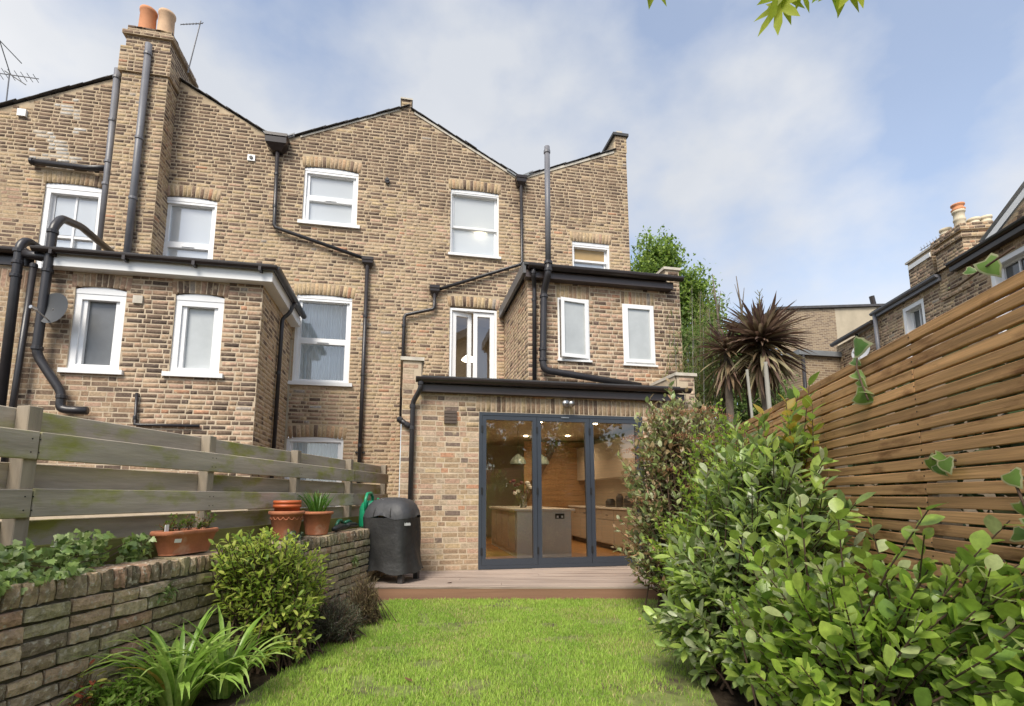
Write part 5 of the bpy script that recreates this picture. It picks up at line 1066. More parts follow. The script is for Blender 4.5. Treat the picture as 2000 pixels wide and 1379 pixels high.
# ivy on the wall top
def ivy(label, hulls, n, size, cols, nobj, upbias=.3):
    c = hulls[0][0]; t = thing('ivy', label, 'plant', c); P = hull_pts(hulls, n, .35); d = nr.normal(size=(n, 3)); d[:, 2] -= .6; u = np.tile(nL * .9 + np.array((0, 0, .7)), (n, 1)) + nr.normal(0, .45, (n, 3))
    foliage(t, T_IVY, P, d, u, nr.uniform(*size, n), pal(cols, n), m_leaf, nobj)
    mb = MB()
    for k in range(14):
        a = P[rnd.randrange(n)]; b = P[rnd.randrange(n)]; mb.tube([a, (a + b) / 2 - (0, 0, .03), b], .0025, 4, cap=False)
    mb.build('vine_stems', m_twig, t); return t
IV = [(.19, .29, .085), (.25, .35, .11), (.31, .40, .15), (.40, .47, .22), (.13, .20, .06), (.30, .42, .10)]
ivy('dark green ivy spilling over the wall top at the left edge', [(FW.p(-3.75, .86, -.16), (.10, .22, .12), 1), (FW.p(-3.35, .87, -.2), (.10, .30, .13), 1.3), (FW.p(-2.95, .85, -.22), (.08, .16, .10), .8), (FW.p(-3.85, .77, -.03), (.06, .26, .07), .9), (FW.p(-3.55, .79, -.04), (.06, .2, .04), .5)], 900, (.028, .056), IV, 300)
ivy('greyish small-leaved ivy on the wall top below the two clay pots', [(FW.p(-1.45, .80, -.05), (.07, .30, .07), 2), (FW.p(-1.60, .72, .0), (.05, .2, .09), 1)], 260, (.022, .042), [(.12, .16, .10), (.17, .21, .14), (.08, .12, .06), (.2, .22, .13)], 120)
for nm, lab, c, n, cs in (('wall_weed', 'tuft of green weed growing from the wall near the barbecue', FW.p(-.28, .46, .02), 60, IV), ('wall_weed', 'small tuft of weed in the wall joint left of the rounded shrub', FW.p(-2.95, .60, .01), 50, [(.14, .2, .07), (.2, .26, .09)])):
    t = thing(nm, lab, 'plant', c); P = hull_pts([(c, (.035, .07, .06), 1)], n); d = nr.normal(size=(n, 3)) + nL * .6; foliage(t, T_LANCE, P, d, np.tile((0, 0, 1.), (n, 1)), nr.uniform(.03, .06, n), pal(cs, n), m_leaf_m, 0)

# ------------------------------------------------------------------ pots on the wall
TOPZ = .785
def pot(label, c, r, h, m, name='plant_pot', rim=.03, soil=True, deco=False):
    t = thing(name, label, 'pot', c); q = MB(); q.lathe(c, [(0, .0), (r * .70, 0), (r * .72, .01), (r * .93, h - rim - .002), (r * 1.02, h - rim), (r * 1.06, h - rim + .006), (r * 1.06, h - .004), (r * 1.02, h), (r * .95, h), (r * .90, h - .03), (r * .80, h - .04 if soil else h - .12)], 32); q.build('body', m, t, smooth=True)
    if soil: q = MB(); q.lathe((c[0], c[1], c[2] + h - .038), [(0, .006), (r * .9, 0)], 20); q.build('soil', m_soil, t)
    if deco:
        for k in range(18):
            a = k * math.pi / 9; q = MB(); rr = r * .905; pts = [(c[0] + math.cos(a + d_) * (rr + .003), c[1] + math.sin(a + d_) * (rr + .003), c[2] + h - rim - .02 - .025 * (1 - (d_ / .17) ** 2)) for d_ in (-.17, -.09, 0, .09, .17)]; q.tube(pts, .004, 5); q.build('swag', m, t)
    return t
pA = FW.p(-1.40, TOPZ, -.16); pot('large clay pot on the wall holding a stacked orange pot', pA, .148, .255, m_terra, rim=.032, soil=False, deco=True)
q2 = thing('plant_pot', 'bright orange plastic pots nested in the large clay pot', 'pot', (pA[0], pA[1], pA[2] + .12))
for k, (dz, r_) in enumerate(((.115, .118), (.150, .118))):
    q = MB(); q.lathe((pA[0], pA[1], pA[2] + dz), [(0, 0), (r_ * .78, 0), (r_ * .94, .17), (r_ * 1.03, .172), (r_ * 1.03, .198), (r_ * .96, .20), (r_ * .80, .02)], 28); q.build('nested_pot', m_orange, q2, smooth=True)
pB = FW.p(-.83, TOPZ, -.16); pot('wide clay bowl pot of spiky leaves behind the stacked pots', pB, .150, .235, m_terra, rim=.03)
t = thing('spiky_plant', 'tuft of upright green strap leaves in the wide clay pot', 'plant', (pB[0], pB[1], pB[2] + .2))
for k in range(75):
    mb = MB(); a = rnd.uniform(0, 6.28); r_ = rnd.uniform(0, .07); ribbon(mb, (pB[0] + r_ * math.cos(a), pB[1] + r_ * math.sin(a), pB[2] + .2), a, rnd.uniform(.18, .30), rnd.uniform(.012, .019), R(rnd.uniform(55, 85)), R(rnd.uniform(10, 60)), rnd.choice([(.075, .20, .03), (.11, .26, .04), (.15, .32, .05)]), 6); mb.build('leaf', m_leaf, t, smooth=True)
# trough planter
fc = FW.p(-2.60, TOPZ + .005, -.18); TP = thing('trough_planter', 'long terracotta trough planter with a small price sticker on the wall', 'planter', fc)
q = MB(); V = []; ux, nx2 = gL, nL
def ring_pts(hl, hw, z, r_=.02):
    o = []
    for k in range(28):
        a = -math.pi + k * 2 * math.pi / 28; c_, s_ = math.cos(a), math.sin(a); o.append(tuple(np.array(fc) + ux * (hl * math.copysign(abs(c_) ** .42, c_)) - nx2 * (hw * math.copysign(abs(s_) ** .55, s_)) + np.array((0, 0, z))))
    return o
rings = [(a - .055, b, c) for a, b, c in [(.245, .060, 0), (.248, .062, .012), (.288, .085, .125), (.300, .092, .128), (.304, .096, .136), (.304, .096, .152), (.298, .092, .158), (.282, .078, .158), (.275, .072, .135)]]
for hl, hw, z in rings: V += ring_pts(hl, hw, z)
F = [tuple(range(28))] + [(k * 28 + j, k * 28 + (j + 1) % 28, k * 28 + 28 + (j + 1) % 28, k * 28 + 28 + j) for k in range(len(rings) - 1) for j in range(28)]
q.add(V, F); q.build('body', m_terra, TP, smooth=True)
q = MB(); q.add(ring_pts(.23, .08, .136), [tuple(range(28))]); q.build('soil', m_soil, TP)
q = MB(); f_ = Fr(fc, u=gL, n=nL); q.add([f_.p(-.20, .085, .0838), f_.p(-.14, .082, .0835), f_.p(-.14, .107, .0885), f_.p(-.20, .11, .0888)], [(0, 1, 2, 3)]); q.build('sticker', m_white, TP)
q = MB(); fbox(q, f_, -.225, -.195, .13, .20, .03, .034); q.build('plant_label', m_white, TP)
t = thing('wispy_plant', 'sparse thin-stemmed plant growing in the long terracotta trough', 'plant', f_.p(0, .14))
for (u_, hh_) in ((-.1, .12), (.02, .10), (.12, .13), (.2, .12), (-.17, .08)):
    b = np.array(f_.p(u_, .135)); st, P, D, U = stems_leaves(b, hull_pts([(b + (0, 0, hh_ * .7), (.05, .07, hh_ * .6), 1)], 9), (6, 11), .7, (40, 80), .015); stem_mesh(t, st, .002, .0008, m_twig)
    foliage(t, T_OVAL, P, D, U, nr.uniform(.018, .032, len(P)), pal([(.20, .28, .05), (.14, .22, .04), (.27, .16, .07)], len(P)), m_leaf_t, 0)

# ------------------------------------------------------------------ covered barbecue, watering can, shears
bc = np.array((-.135, 6.62, .15)); BQ = thing('covered_barbecue', 'barbecue under a black fitted cover standing at the deck corner', 'barbecue', tuple(bc))
ba = R(-28)
def bq(x, y, z): return (bc[0] + x * math.cos(ba) - y * math.sin(ba), bc[1] + x * math.sin(ba) + y * math.cos(ba), bc[2] + z)
def loft(secs, n=84, ex=3.6, fold=.022):
    V = []; F = []
    for k, (hx, hy, z, yo) in enumerate(secs):
        for j in range(n):
            a = 2 * math.pi * j / n; c_, s_ = math.cos(a), math.sin(a); rr = (abs(c_) ** ex + abs(s_) ** ex) ** (-1 / ex)
            dwn = max(0, 1 - z / .8); fo = 1 + fold * dwn * 2.2 * (math.sin(a * 5 + 1.3 * math.sin(z * 6)) + .6 * math.sin(a * 9 + z * 5 + 1)) + fold * .8 * math.sin(a * 3 + z * 11)
            V.append(bq(hx * rr * c_ * fo, yo + hy * rr * s_ * fo, z + (.020 * math.sin(a * 3 + .5) + .012 * math.sin(a * 7)) * (1 if k == 0 else 0)))
    for k in range(len(secs) - 1):
        for j in range(n): F.append((k * n + j, k * n + (j + 1) % n, k * n + n + (j + 1) % n, k * n + n + j))
    F.append(tuple((len(secs) - 1) * n + j for j in range(n))); return V, F
V, F = loft([(.375, .315, .125, 0), (.368, .31, .16, 0), (.352, .295, .22, 0), (.342, .288, .30, 0), (.332, .28, .38, 0), (.328, .276, .46, 0), (.324, .274, .54, 0), (.322, .272, .62, 0), (.322, .272, .70, 0), (.324, .272, .765, 0)]); q = MB(); q.add(V, F[:-1]); q.build('cover_skirt', m_cover, BQ, smooth=True)
V, F = loft([(.326, .274, .765, 0), (.322, .272, .79, .0), (.305, .258, .85, .005), (.27, .23, .92, .01), (.22, .18, .975, .012), (.13, .11, 1.005, .015), (.05, .04, 1.012, .015)], fold=.004); q = MB(); q.add(V, F); q.build('cover_hood', m_cover2, BQ, smooth=True)
for k in range(2):
    q = MB(); xo = (-.1, .11)[k]; q.tube([bq(xo * 1.1, -.272, .775), bq(xo * 1.02, -.252, .855), bq(xo * .9, -.195, .935), bq(xo * .75, -.10, .990), bq(xo * .6, .02, 1.006)], .006, 6); q.build('seam', m_cover, BQ, smooth=True)
q = MB(); q.add([bq(.262, -.196, .655), bq(.306, -.13, .655), bq(.306, -.13, .715), bq(.262, -.196, .715)], [(0, 1, 2, 3)]); 
for k in range(5):
    t0 = k / 5 + .03; t1 = t0 + .13; L2 = lambda t, z: bq(.288 + .046 * t, -.222 + .068 * t, z); q2_ = MB(); q2_.add([L2(t0, .675), L2(t1, .675), L2(t1, .70 + .012 * (k % 2)), L2(t0, .70 + .012 * ((k + 1) % 2))], [(0, 1, 2, 3)]); q2_.build('logo', m_white, BQ)
for (x, y) in ((-.25, -.2), (.25, -.2), (-.25, .2), (.25, .2)):
    q = MB(); p0, p1 = bq(x - .03, y - .03, 0), bq(x + .03, y + .03, .3); V = [bq(x + dx, y + dy, z) for z in (0, .3) for dx, dy in ((-.03, -.03), (.03, -.03), (.03, .03), (-.03, .03))]
    q.add(V, [(3, 2, 1, 0), (4, 5, 6, 7), (0, 1, 5, 4), (1, 2, 6, 5), (2, 3, 7, 6), (3, 0, 4, 7)]); q.build('leg', mat('dark_leg', (.05, .045, .045), .6, .2), BQ)
wc = np.array(FW.p(.42, TOPZ, -.12)); WC = thing('watering_can', 'bright green plastic watering can on the wall behind the barbecue', 'watering can', tuple(wc))
q = MB(); q.lathe(wc, [(0, 0), (.115, 0), (.125, .03), (.118, .24), (.095, .30), (.06, .33), (.055, .335)], 24, sx=1.0, sy=.8); q.build('body', m_green_pl, WC, smooth=True)
w0 = lambda x, z: tuple(wc + gL * x + np.array((0, 0, z)))
q = MB(); q.tube([w0(-.10, .20), w0(-.13, .34), w0(-.08, .42), w0(.04, .43), w0(.10, .38), w0(.09, .28)], .020, 10); q.build('handle', m_green_pl, WC, smooth=True)
q = MB(); q.tube([w0(.08, .06), w0(.2, .2), w0(.3, .36)], [.03, .022, .018], 10); q.build('spout', m_green_pl, WC, smooth=True)
hs = np.array(FW.p(-.22, TOPZ, -.16)); HS = thing('hedge_trimmer', 'dark green and black garden tool lying on the wall by the barbecue', 'garden tool', tuple(hs))
h0 = lambda x, n_, z: tuple(hs + gL * x + nL * n_ + np.array((0, 0, z)))
q = MB(); q.tube([h0(-.28, .02, .03), h0(-.22, .02, .035), h0(-.12, .02, .05), h0(.02, .02, .045)], [.022, .035, .040, .028], 12); q.build('housing', m_blackpl, HS, smooth=True)
q = MB(); q.tube([h0(-.18, .0, .06), h0(-.12, .0, .115), h0(-.06, .0, .12), h0(.0, .0, .07)], .018, 10); q.build('handle', m_green_dk, HS, smooth=True)
q = MB(); q.tube([h0(.02, .02, .045), h0(.12, .02, .06), h0(.26, .02, .055), h0(.36, .02, .05)], [.026, .03, .028, .012], 10); q.build('bar', m_blackpl, HS, smooth=True)
q = MB(); q.tube([h0(.05, .0, .09), h0(.14, .0, .10), h0(.2, .0, .085)], .02, 8); q.build('guard', m_green_dk, HS, smooth=True)

# ------------------------------------------------------------------ variegated ivy on the right fence
VG = [(.17, .30, .06), (.12, .23, .06), (.20, .33, .08)]
for lab, pts, lv in (
    ('variegated ivy trail hanging over the top of the slatted fence', [FF.p(-5.62, 1.88, .0), FF.p(-5.66, 1.80, .03), FF.p(-5.70, 1.70, .03), FF.p(-5.74, 1.62, .03)], [(FF.p(-5.66, 1.90, .03), .125), (FF.p(-5.63, 1.84, .03), .05), (FF.p(-5.64, 1.775, .03), .07), (FF.p(-5.67, 1.73, .03), .055), (FF.p(-5.66, 1.665, .04), .11), (FF.p(-5.70, 1.67, .03), .06)]),
    ('variegated ivy sprig poking through the slats half way up', [FF.p(-6.25, 1.30, 0), FF.p(-6.2, 1.31, .05)], [(FF.p(-6.18, 1.31, .05), .075), (FF.p(-6.23, 1.325, .05), .06), (FF.p(-6.27, 1.30, .05), .065), (FF.p(-6.22, 1.285, .05), .055)]),
    ('variegated ivy leaves at the right edge of the slatted fence', [FF.p(-6.5, 1.25, 0), FF.p(-6.6, 1.2, .06), FF.p(-6.62, 1.1, .05)], [(FF.p(-6.58, 1.24, .06), .065), (FF.p(-6.60, 1.15, .06), .06), (FF.p(-6.62, 1.11, .05), .06), (FF.p(-6.55, 1.06, .05), .06), (FF.p(-6.40, .98, .06), .06), (FF.p(-6.46, .92, .06), .06)]),
    ('thin bare vine tendril above the fence at the right edge', [FF.p(-6.35, 1.91, .02), FF.p(-6.45, 1.885, .05), FF.p(-6.55, 1.885, .06), FF.p(-6.7, 1.90, .05)], [(FF.p(-6.35, 1.915, .02), .022), (FF.p(-6.50, 1.92, .05), .035), (FF.p(-6.60, 1.905, .06), .07)])):
    t = thing('ivy_trail', lab, 'plant', tuple(pts[0])); q = MB(); q.tube(pts, .004, 6); q.build('stem', m_twig, t, smooth=True); n = len(lv); P = np.array([p for p, _ in lv])
    d = np.array([(-.2, -.75, -.55) for _ in lv]) + nr.normal(0, .45, (n, 3)); u = np.tile(nR + np.array((0, -.2, .5)), (n, 1)) + nr.normal(0, .35, (n, 3))
    foliage(t, T_VAR, P, d, u, [s_ for _, s_ in lv], pal(VG, n), m_leaf_t, 99, col2=(.42, .44, .24))

t = thing('gap_darkening_ivy', 'dark ivy mass added behind the slatted fence to darken its gaps', 'hedge', FF.p(-4, 0, -.3)); n = 5200  # leaves added unseen behind the slats so the gaps read dark
P = np.array([FF.p(a, b, c) for a, b, c in zip(nr.uniform(-7.6, -.3, n), nr.uniform(.1, 1.78, n), nr.uniform(-.32, -.13, n))]); d = nr.normal(size=(n, 3)); d[:, 2] -= .5
foliage(t, T_IVY, P, d, np.tile(nR, (n, 1)) + nr.normal(0, .4, (n, 3)), nr.uniform(.07, .12, n), pal([(.05, .09, .035), (.07, .12, .04), (.04, .07, .03), (.16, .19, .10)], n), m_leaf_m, 0)

# ------------------------------------------------------------------ japanese maple overhanging from behind the camera
MP = thing('maple_tree', 'overhanging maple twigs with pointed lime leaves along the top edge', 'tree', (1.55, -1.2, 0))
q = MB(); q.tube([(1.55, -1.2, 0), (1.5, -1.1, .8), (1.45, -1.0, 1.6), (1.35, -.8, 2.3)], [.07, .06, .05, .035], 10); q.build('trunk', m_bark, MP, smooth=True)
tw = [[(1.35, -.8, 2.3), (1.2, .1, 2.65), (1.05, .85, 2.52), (.93, .98, 2.47)], [(1.2, .1, 2.65), (1.15, .7, 2.6), (1.02, .9, 2.46)], [(1.35, -.8, 2.3), (.9, .2, 2.75), (.65, .95, 2.62), (.60, 1.05, 2.52)], [(1.35, -.8, 2.3), (1.4, .1, 2.6), (1.22, .75, 2.42), (1.16, .76, 2.36)]]
q = MB()
for s_ in tw: q.tube(s_, [.02, .010, .004, .002], 6)
q.build('branch', m_twig, MP, smooth=True)
ml = [((1.02, .87, 2.385), (-.5, .0, -.8), .085), ((.98, .885, 2.42), (.1, .0, -1), .10), ((.88, .945, 2.41), (.4, 0, -.9), .085), ((.57, 1.05, 2.505), (-.5, 0, -.85), .075), ((.885, .955, 2.385), (-.15, .0, -1), .082), ((.905, .93, 2.435), (-.5, .1, -.85), .075), ((.94, .94, 2.43), (.5, .1, -.85), .062), ((1.00, .88, 2.40), (-.1, .05, -1), .095), ((1.03, .87, 2.42), (.75, 0, -.6), .07), ((1.07, .86, 2.41), (.3, 0, -1), .06), ((.975, .90, 2.43), (-.7, 0, -.6), .06), ((.595, 1.045, 2.50), (-.08, 0, -1), .085), ((1.155, .755, 2.33), (0, 0, -1), .065)]
for k in range(150):
    a = tw[rnd.randrange(4)]; i = rnd.randrange(1, len(a) - 1); p = Vector(a[i]).lerp(Vector(a[i + 1]), rnd.random()); ml.append((tuple(p + Vector((rnd.uniform(-.12, .12), rnd.uniform(-.35, .0), rnd.uniform(.10, .25)))), (rnd.uniform(-1, 1), rnd.uniform(-1, 1), -.5), rnd.uniform(.05, .08)))
cb = hull_pts([((1.5, -2.2, 3.1), (1.3, .9, 1.0), 1)], 1500, .3)
foliage(MP, T_MAPLE, cb, nr.normal(size=(1500, 3)), np.tile((0, 0, 1.), (1500, 1)) + nr.normal(0, .4, (1500, 3)), nr.uniform(.08, .13, 1500), pal([(.30, .40, .05), (.22, .34, .04)], 1500), m_leaf_t, 0, rest='crown')
n = len(ml); foliage(MP, T_MAPLE, [a for a, _, _ in ml], [b for _, b, _ in ml], np.array([(-.2, -1, .35)] * n) + nr.normal(0, .25, (n, 3)), [c for _, _, c in ml], pal([(.40, .50, .05), (.48, .55, .06), (.30, .44, .05)], n), m_leaf_t, 9)

# ------------------------------------------------------------------ trees and palms beyond the fence
def tree(name, label, base, crown, n, size, cols, trunk_r=.16, T=T_OVAL, nlimb=14, m=None):
    t = thing(name, label, 'tree', base); q = MB(); top = np.mean([h[0] for h in crown], 0); b = np.array(base)
    q.tube([b, b * .5 + top * .5 + (.1, .1, -.5), top], [trunk_r, trunk_r * .7, trunk_r * .3], 9)
    for p in hull_pts(crown, nlimb, .3): o = b * .35 + top * .65; q.tube([o + (0, 0, -.8), (o + p) / 2 + (0, 0, .1), p], [trunk_r * .35, trunk_r * .2, .01], 6, cap=False)
    q.build('trunk', m_bark, t, smooth=True)
    cl_ = hull_pts(crown, n // 40, .35); k = nr.integers(0, len(cl_), n); P = cl_[k] + nr.normal(0, 1, (n, 3)) * nr.uniform(.08, .19, len(cl_))[k][:, None]
    d = nr.normal(size=(n, 3)); d[:, 2] -= .4; foliage(t, T, P, d, np.tile((-.2, -.5, 1.), (n, 1)) + nr.normal(0, .5, (n, 3)), nr.uniform(*size, n), pal(cols, n, .3), m or m_leaf_t, 0, rest='crown'); return t
TC = [(.27, .39, .07), (.20, .31, .06), (.34, .46, .10), (.13, .21, .05)]
tree('leafy_tree', 'bright green leafy tree rising behind the right end of the terrace', (7.3, 13.2, 0), [((7.1, 13.0, 7.6), (.9, .8, 1.25), 3), ((7.9, 12.9, 6.8), (.85, .8, 1.05), 2.5), ((7.0, 13.2, 6.3), (1.0, .9, 1.1), 2), ((8.3, 12.6, 5.9), (.6, .6, .9), 1.2)], 24000, (.07, .13), TC)
tree('leafy_tree', 'lower darker green tree behind the bamboo and spiky palm', (7.2, 11.2, 0), [((6.9, 11.2, 4.4), (.8, .7, 1.2), 2), ((7.9, 11.4, 4.6), (.9, .7, .9), 2), ((7.0, 11.2, 3.0), (1.0, .7, 1.3), 2), ((8.6, 11.5, 3.9), (1.0, .7, 1.2), 2), ((9.6, 12, 3.6), (.9, .7, 1.2), 1.4)], 26000, (.06, .12), [(.20, .29, .08), (.14, .22, .06), (.26, .35, .11), (.10, .16, .05)])
bt = thing('bamboo', 'clump of thin pale bamboo canes with narrow drooping leaves', 'bamboo', (5.0, 7.9, 0))
st = []
for k in range(34):
    b = np.array((5.0 + rnd.uniform(-.28, .55), 7.85 + rnd.uniform(-.35, .35), 0)); tz = rnd.uniform(3.2, 5.0); tp = b + (rnd.uniform(-.25, .3), rnd.uniform(-.2, .2), tz); st.append([b, b * .6 + tp * .4, b * .25 + tp * .75, tp])
for k, s_ in enumerate(st):
    q = MB(); q.tube(s_, [.013, .011, .007, .003], 6, cap=False); q.build('cane', m_cane if k % 3 else m_twig_g, bt, smooth=True)
P = []; 
for s_ in st:
    for k in range(120): t_ = rnd.uniform(.35, 1) ; i = 1 if t_ < .7 else 2; a, b = (s_[1], s_[2]) if i == 1 else (s_[2], s_[3]); P.append(a + (b - a) * rnd.random() + nr.normal(0, .085, 3))
P = np.array(P); n = len(P); d = nr.normal(size=(n, 3)); d[:, 2] -= .9; foliage(bt, T_STRAP, P, d, nr.normal(0, .5, (n, 3)) + (0, -.3, 1), nr.uniform(.09, .17, n), pal([(.17, .24, .06), (.12, .18, .05), (.24, .27, .09), (.27, .23, .12)], n, .25), m_leaf_t, 0)
for k, (c, r_, n, lab) in enumerate((((5.50, 6.85, 3.60), .70, 460, 'large spiky bronze cordyline palm in front of the far houses'), ((5.08, 7.15, 3.50), .54, 170, 'second spiky cordyline palm nearer the house wing'))):
    t = thing('cordyline_palm', lab, 'palm', (c[0], c[1], 0)); q = MB(); q.tube([(c[0] + .05, c[1], 0), (c[0], c[1], c[2] * .6), c], [.085, .065, .05], 10); q.build('trunk', m_bark, t, smooth=True)
    d = nr.normal(size=(n, 3)); d /= np.linalg.norm(d, axis=1)[:, None]; d[:, 2] = d[:, 2] * .95 + .12; P = np.array(c) + d * .05 + np.c_[np.zeros(n), np.zeros(n), -.35 * (d[:, 2] < -.2) * nr.random(n)]
    cc = np.where((d[:, 2] > -.15)[:, None], pal([(.17, .11, .085), (.22, .15, .105), (.13, .08, .07), (.28, .22, .14)], n), pal([(.33, .27, .15), (.23, .16, .09), (.36, .31, .18), (.16, .10, .07)], n))
    foliage(t, T_CORD, P, d, np.tile((0, 0, 1.), (n, 1)) + nr.normal(0, .2, (n, 3)), r_ * nr.uniform(.72, 1.08, n), cc, m_leaf_m, 300)
    if k == 0:
        q = MB(); q.tube([(c[0], c[1], c[2]), (c[0] + .02, c[1], c[2] + .62), (c[0] + .03, c[1], c[2] + .84)], [.02, .012, .004], 6)
        for j in range(12): a = j * 2.4; z = c[2] + .55 + j * .024; q.tube([(c[0] + .02, c[1], z), (c[0] + .02 + .06 * math.cos(a), c[1] + .06 * math.sin(a), z + .08)], .004, 4)
        q.build('flower_spike', m_twig_g, t)
for k, (x, y, z1, r_, lab) in enumerate(((4.98, 6.55, 3.05, .020, 'thin pale pole leaning in front of the palms'), (5.22, 6.45, 3.15, .032, 'thicker pale pole standing upright in front of the palms'))):
    q = MB(); q.tube([(x + (.14 if k == 0 else .06), y, 0), (x, y, z1)], r_, 10); tag(q.build('garden_pole', m_cane, org=(x, y, 0), smooth=True), lab, 'pole')
for k, (x, y, z1, lab) in enumerate(((5.30, 7.6, 5.05, 'bare forked dead stem above the palms, left one'), (5.62, 7.4, 4.95, 'bare forked dead stem above the palms, right one'))):
    q = MB(); q.tube([(x, y, 2.5), (x - .02, y, 4.3), (x - .08, y, z1)], [.03, .02, .006], 6); q.tube([(x - .02, y, 4.3), (x + .06, y, 4.75)], [.014, .004], 5); q.tube([(x - .03, y, 4.45), (x - .12, y, 4.8)], [.01, .003], 5); tag(q.build('dead_stem', m_bark, org=(x, y, 2.5), smooth=True), lab, 'stem')

# ------------------------------------------------------------------ terrace beyond the right fence
P18 = R(18); gT = np.array([math.sin(P18), math.cos(P18), 0]); nT = np.array([-math.cos(P18), math.sin(P18), 0]); FT = Fr((12.05, 9.15, 0), u=gT, n=nT)
RT = thing('brick_terrace', 'brick terrace with chimney and white windows seen above the slatted fence', 'house', FT.p(0, 0)); BT = Bricks(RT)
hT = [(.40, 1.18, 4.5, 5.93), (-2.5, -1.52, 4.3, 5.86)]
mb = MB(); wall_mesh(mb, FT, -4.5, 2.2, 0, hT, [(-4.5, 6.12), (2.2, 6.12)], reveal=.16); wall_mesh(mb, FT, 2.2, 4.4, 0, (), [(2.2, 5.9), (4.4, 5.9)]); mb.build('wall', m_mortar, RT)
colT = lambda u, z: brick_col(cl(.38 + (fbm(u, z, 15) - .5)), (TAN, BRN, YEL, PNK))
BT.wall(FT, -3.4, 4.4, 3.4, 6.1, hT, lambda u: 6.12 if u < 2.2 else 5.9, colT)
for (a, b, z0, z1) in hT:
    m_ = MB(); frame_rect(m_, FT, a, b, z0, z1, .10, -.15, -.01); wv = m_.build('window', m_upvc, RT)
    f = MB(); frame_rect(f, FT, a + .1, b - .1, z0 + .1, z1 - .1, .05, -.2, -.14); fbox(f, FT, (a + b) / 2 - .015, (a + b) / 2 + .015, z0 + .15, z1 - .15, -.19, -.15); f.build('sash', m_upvc, wv)
    p = MB(); p.add([FT.p(a + .12, z0 + .12, -.18), FT.p(b - .12, z0 + .12, -.18), FT.p(b - .12, z1 - .12, -.18), FT.p(a + .12, z1 - .12, -.18)], [(0, 1, 2, 3)]); p.build('pane', mat('dark_glass', (.06, .065, .065), .05, 0, spec=.9), wv)
q = MB(); gutter(q, FT.p(2.25, 6.20, .12), FT.p(-.30, 6.20, .12), .06); fbox(q, FT, -.3, 2.25, 6.06, 6.16, .02, .10); q.build('gutter', m_pipe_g, RT)
q = MB(); gutter(q, FT.p(-.75, 6.24, .18), FT.p(-4.4, 6.24, .18), .075); fbox(q, FT, -4.4, -.75, 6.06, 6.2, .02, .18); q.build('gutter', m_gutter, RT)
q = MB(); gutter(q, FT.p(4.4, 5.98, .12), FT.p(2.22, 5.98, .12), .08); q.build('gutter', m_gutter, RT)
pipe(RT, 'downpipe', [FT.p(2.14, 6.16, .10), FT.p(2.14, 4.0, .08)], .05, m_pipe_g); pipe(RT, 'downpipe', [FT.p(3.1, 5.9, .08), FT.p(3.1, 4.0, .08)], .04)
q = MB(); q.add([FT.p(-4.4, 6.26, .12), FT.p(2.3, 6.26, .12), FT.p(2.3, 7.6, -3.2), FT.p(-4.4, 7.6, -3.2)], [(0, 1, 2, 3)]); q.add([FT.p(2.3, 6.05, .12), FT.p(4.4, 6.05, .12), FT.p(4.4, 7.0, -3.2), FT.p(2.3, 7.0, -3.2)], [(0, 1, 2, 3)]); q.build('roof', m_slate, RT)
q = MB(); q.add([FT.p(-1.55, 6.30, .10), FT.p(-3.6, 7.35, .10), FT.p(-3.6, 7.2, .10), FT.p(-1.75, 6.26, .10)], [(0, 1, 2, 3)]); q.add([FT.p(-1.50, 6.36, .12), FT.p(-3.6, 7.45, .12), FT.p(-3.6, 7.45, -2), FT.p(-1.50, 6.36, -2)], [(0, 1, 2, 3)]); q.build('dormer_verge', m_white, RT)
q = MB(); q.add([FT.p(-1.8, 6.26, .07), FT.p(-3.6, 6.26, .07), FT.p(-3.6, 7.25, .07)], [(0, 1, 2)]); q.build('dormer_gable', m_mortar, RT)
BT.wall(Fr(FT.p(0, 0, .075), u=gT, n=nT), -3.6, -1.8, 6.28, 7.3, (), lambda u: 6.26 + (-1.8 - u) * .55, colT)
ct = MB()
def tbox(mb, u0, u1, o0, o1, z0, z1): fbox(mb, FT, u0, u1, z0, z1, o0, o1)
for e, z0, z1 in ((0, 5.6, 6.72), (.05, 6.72, 6.80), (.0, 6.80, 6.88), (.06, 6.88, 6.98)): tbox(ct, -1.02 - e, -.22 + e, -.75 - e, .04 + e, z0, z1)
cst = ct.build('chimney', m_mortar, RT)
for e, z0, z1 in ((0, 5.6, 6.72), (.05, 6.72, 6.80), (0, 6.8, 6.88), (.06, 6.88, 6.98)):
    BT.wall(Fr(FT.p(0, 0, .04 + e), u=gT, n=nT), -1.02 - e, -.22 + e, z0, z1 - .01, (), None, lambda u, z: brick_col(.45 if z > 6.6 else .2))
    BT.wall(Fr(FT.p(-1.02 - e, 0, .04 + e), u=-nT, n=-gT), 0, .79 + 2 * e, z0, z1 - .01, (), None, lambda u, z: brick_col(.45 if z > 6.6 else .12, (TAN, ORA, YEL, TAN)))
for k, (u_, o_, h_) in enumerate(((-.82, -.1, .46), (-.84, -.36, .24), (-.84, -.60, .27), (-.4, -.1, .26))):
    c = FT.p(u_, 6.98, o_); p = MB(); p.lathe(c, [(.12, 0), (.105, .06), (.10, h_ * .45), (.112, h_ * .48), (.112, h_ * .56), (.10, h_ * .6), (.10, h_ - .06), (.118, h_ - .05), (.118, h_), (.09, h_), (.085, h_ - .1)], 18); p.build('chimney_pot', mat('cream_clay', (.60, .52, .38), .85, .15, 5), cst, smooth=True)
    if k == 0: p = MB(); p.lathe((c[0], c[1], c[2] + h_), [(.12, 0), (.13, .03), (.10, .06), (.10, .10), (.125, .12), (.125, .15), (.09, .15)], 18); p.build('pot_cowl', m_pot_red, cst, smooth=True)
q = MB(); fbox(q, FT, .05, .88, 6.0, 7.0, -.55, -.06); pw_ = q.build('parapet_wall', m_mortar, RT)
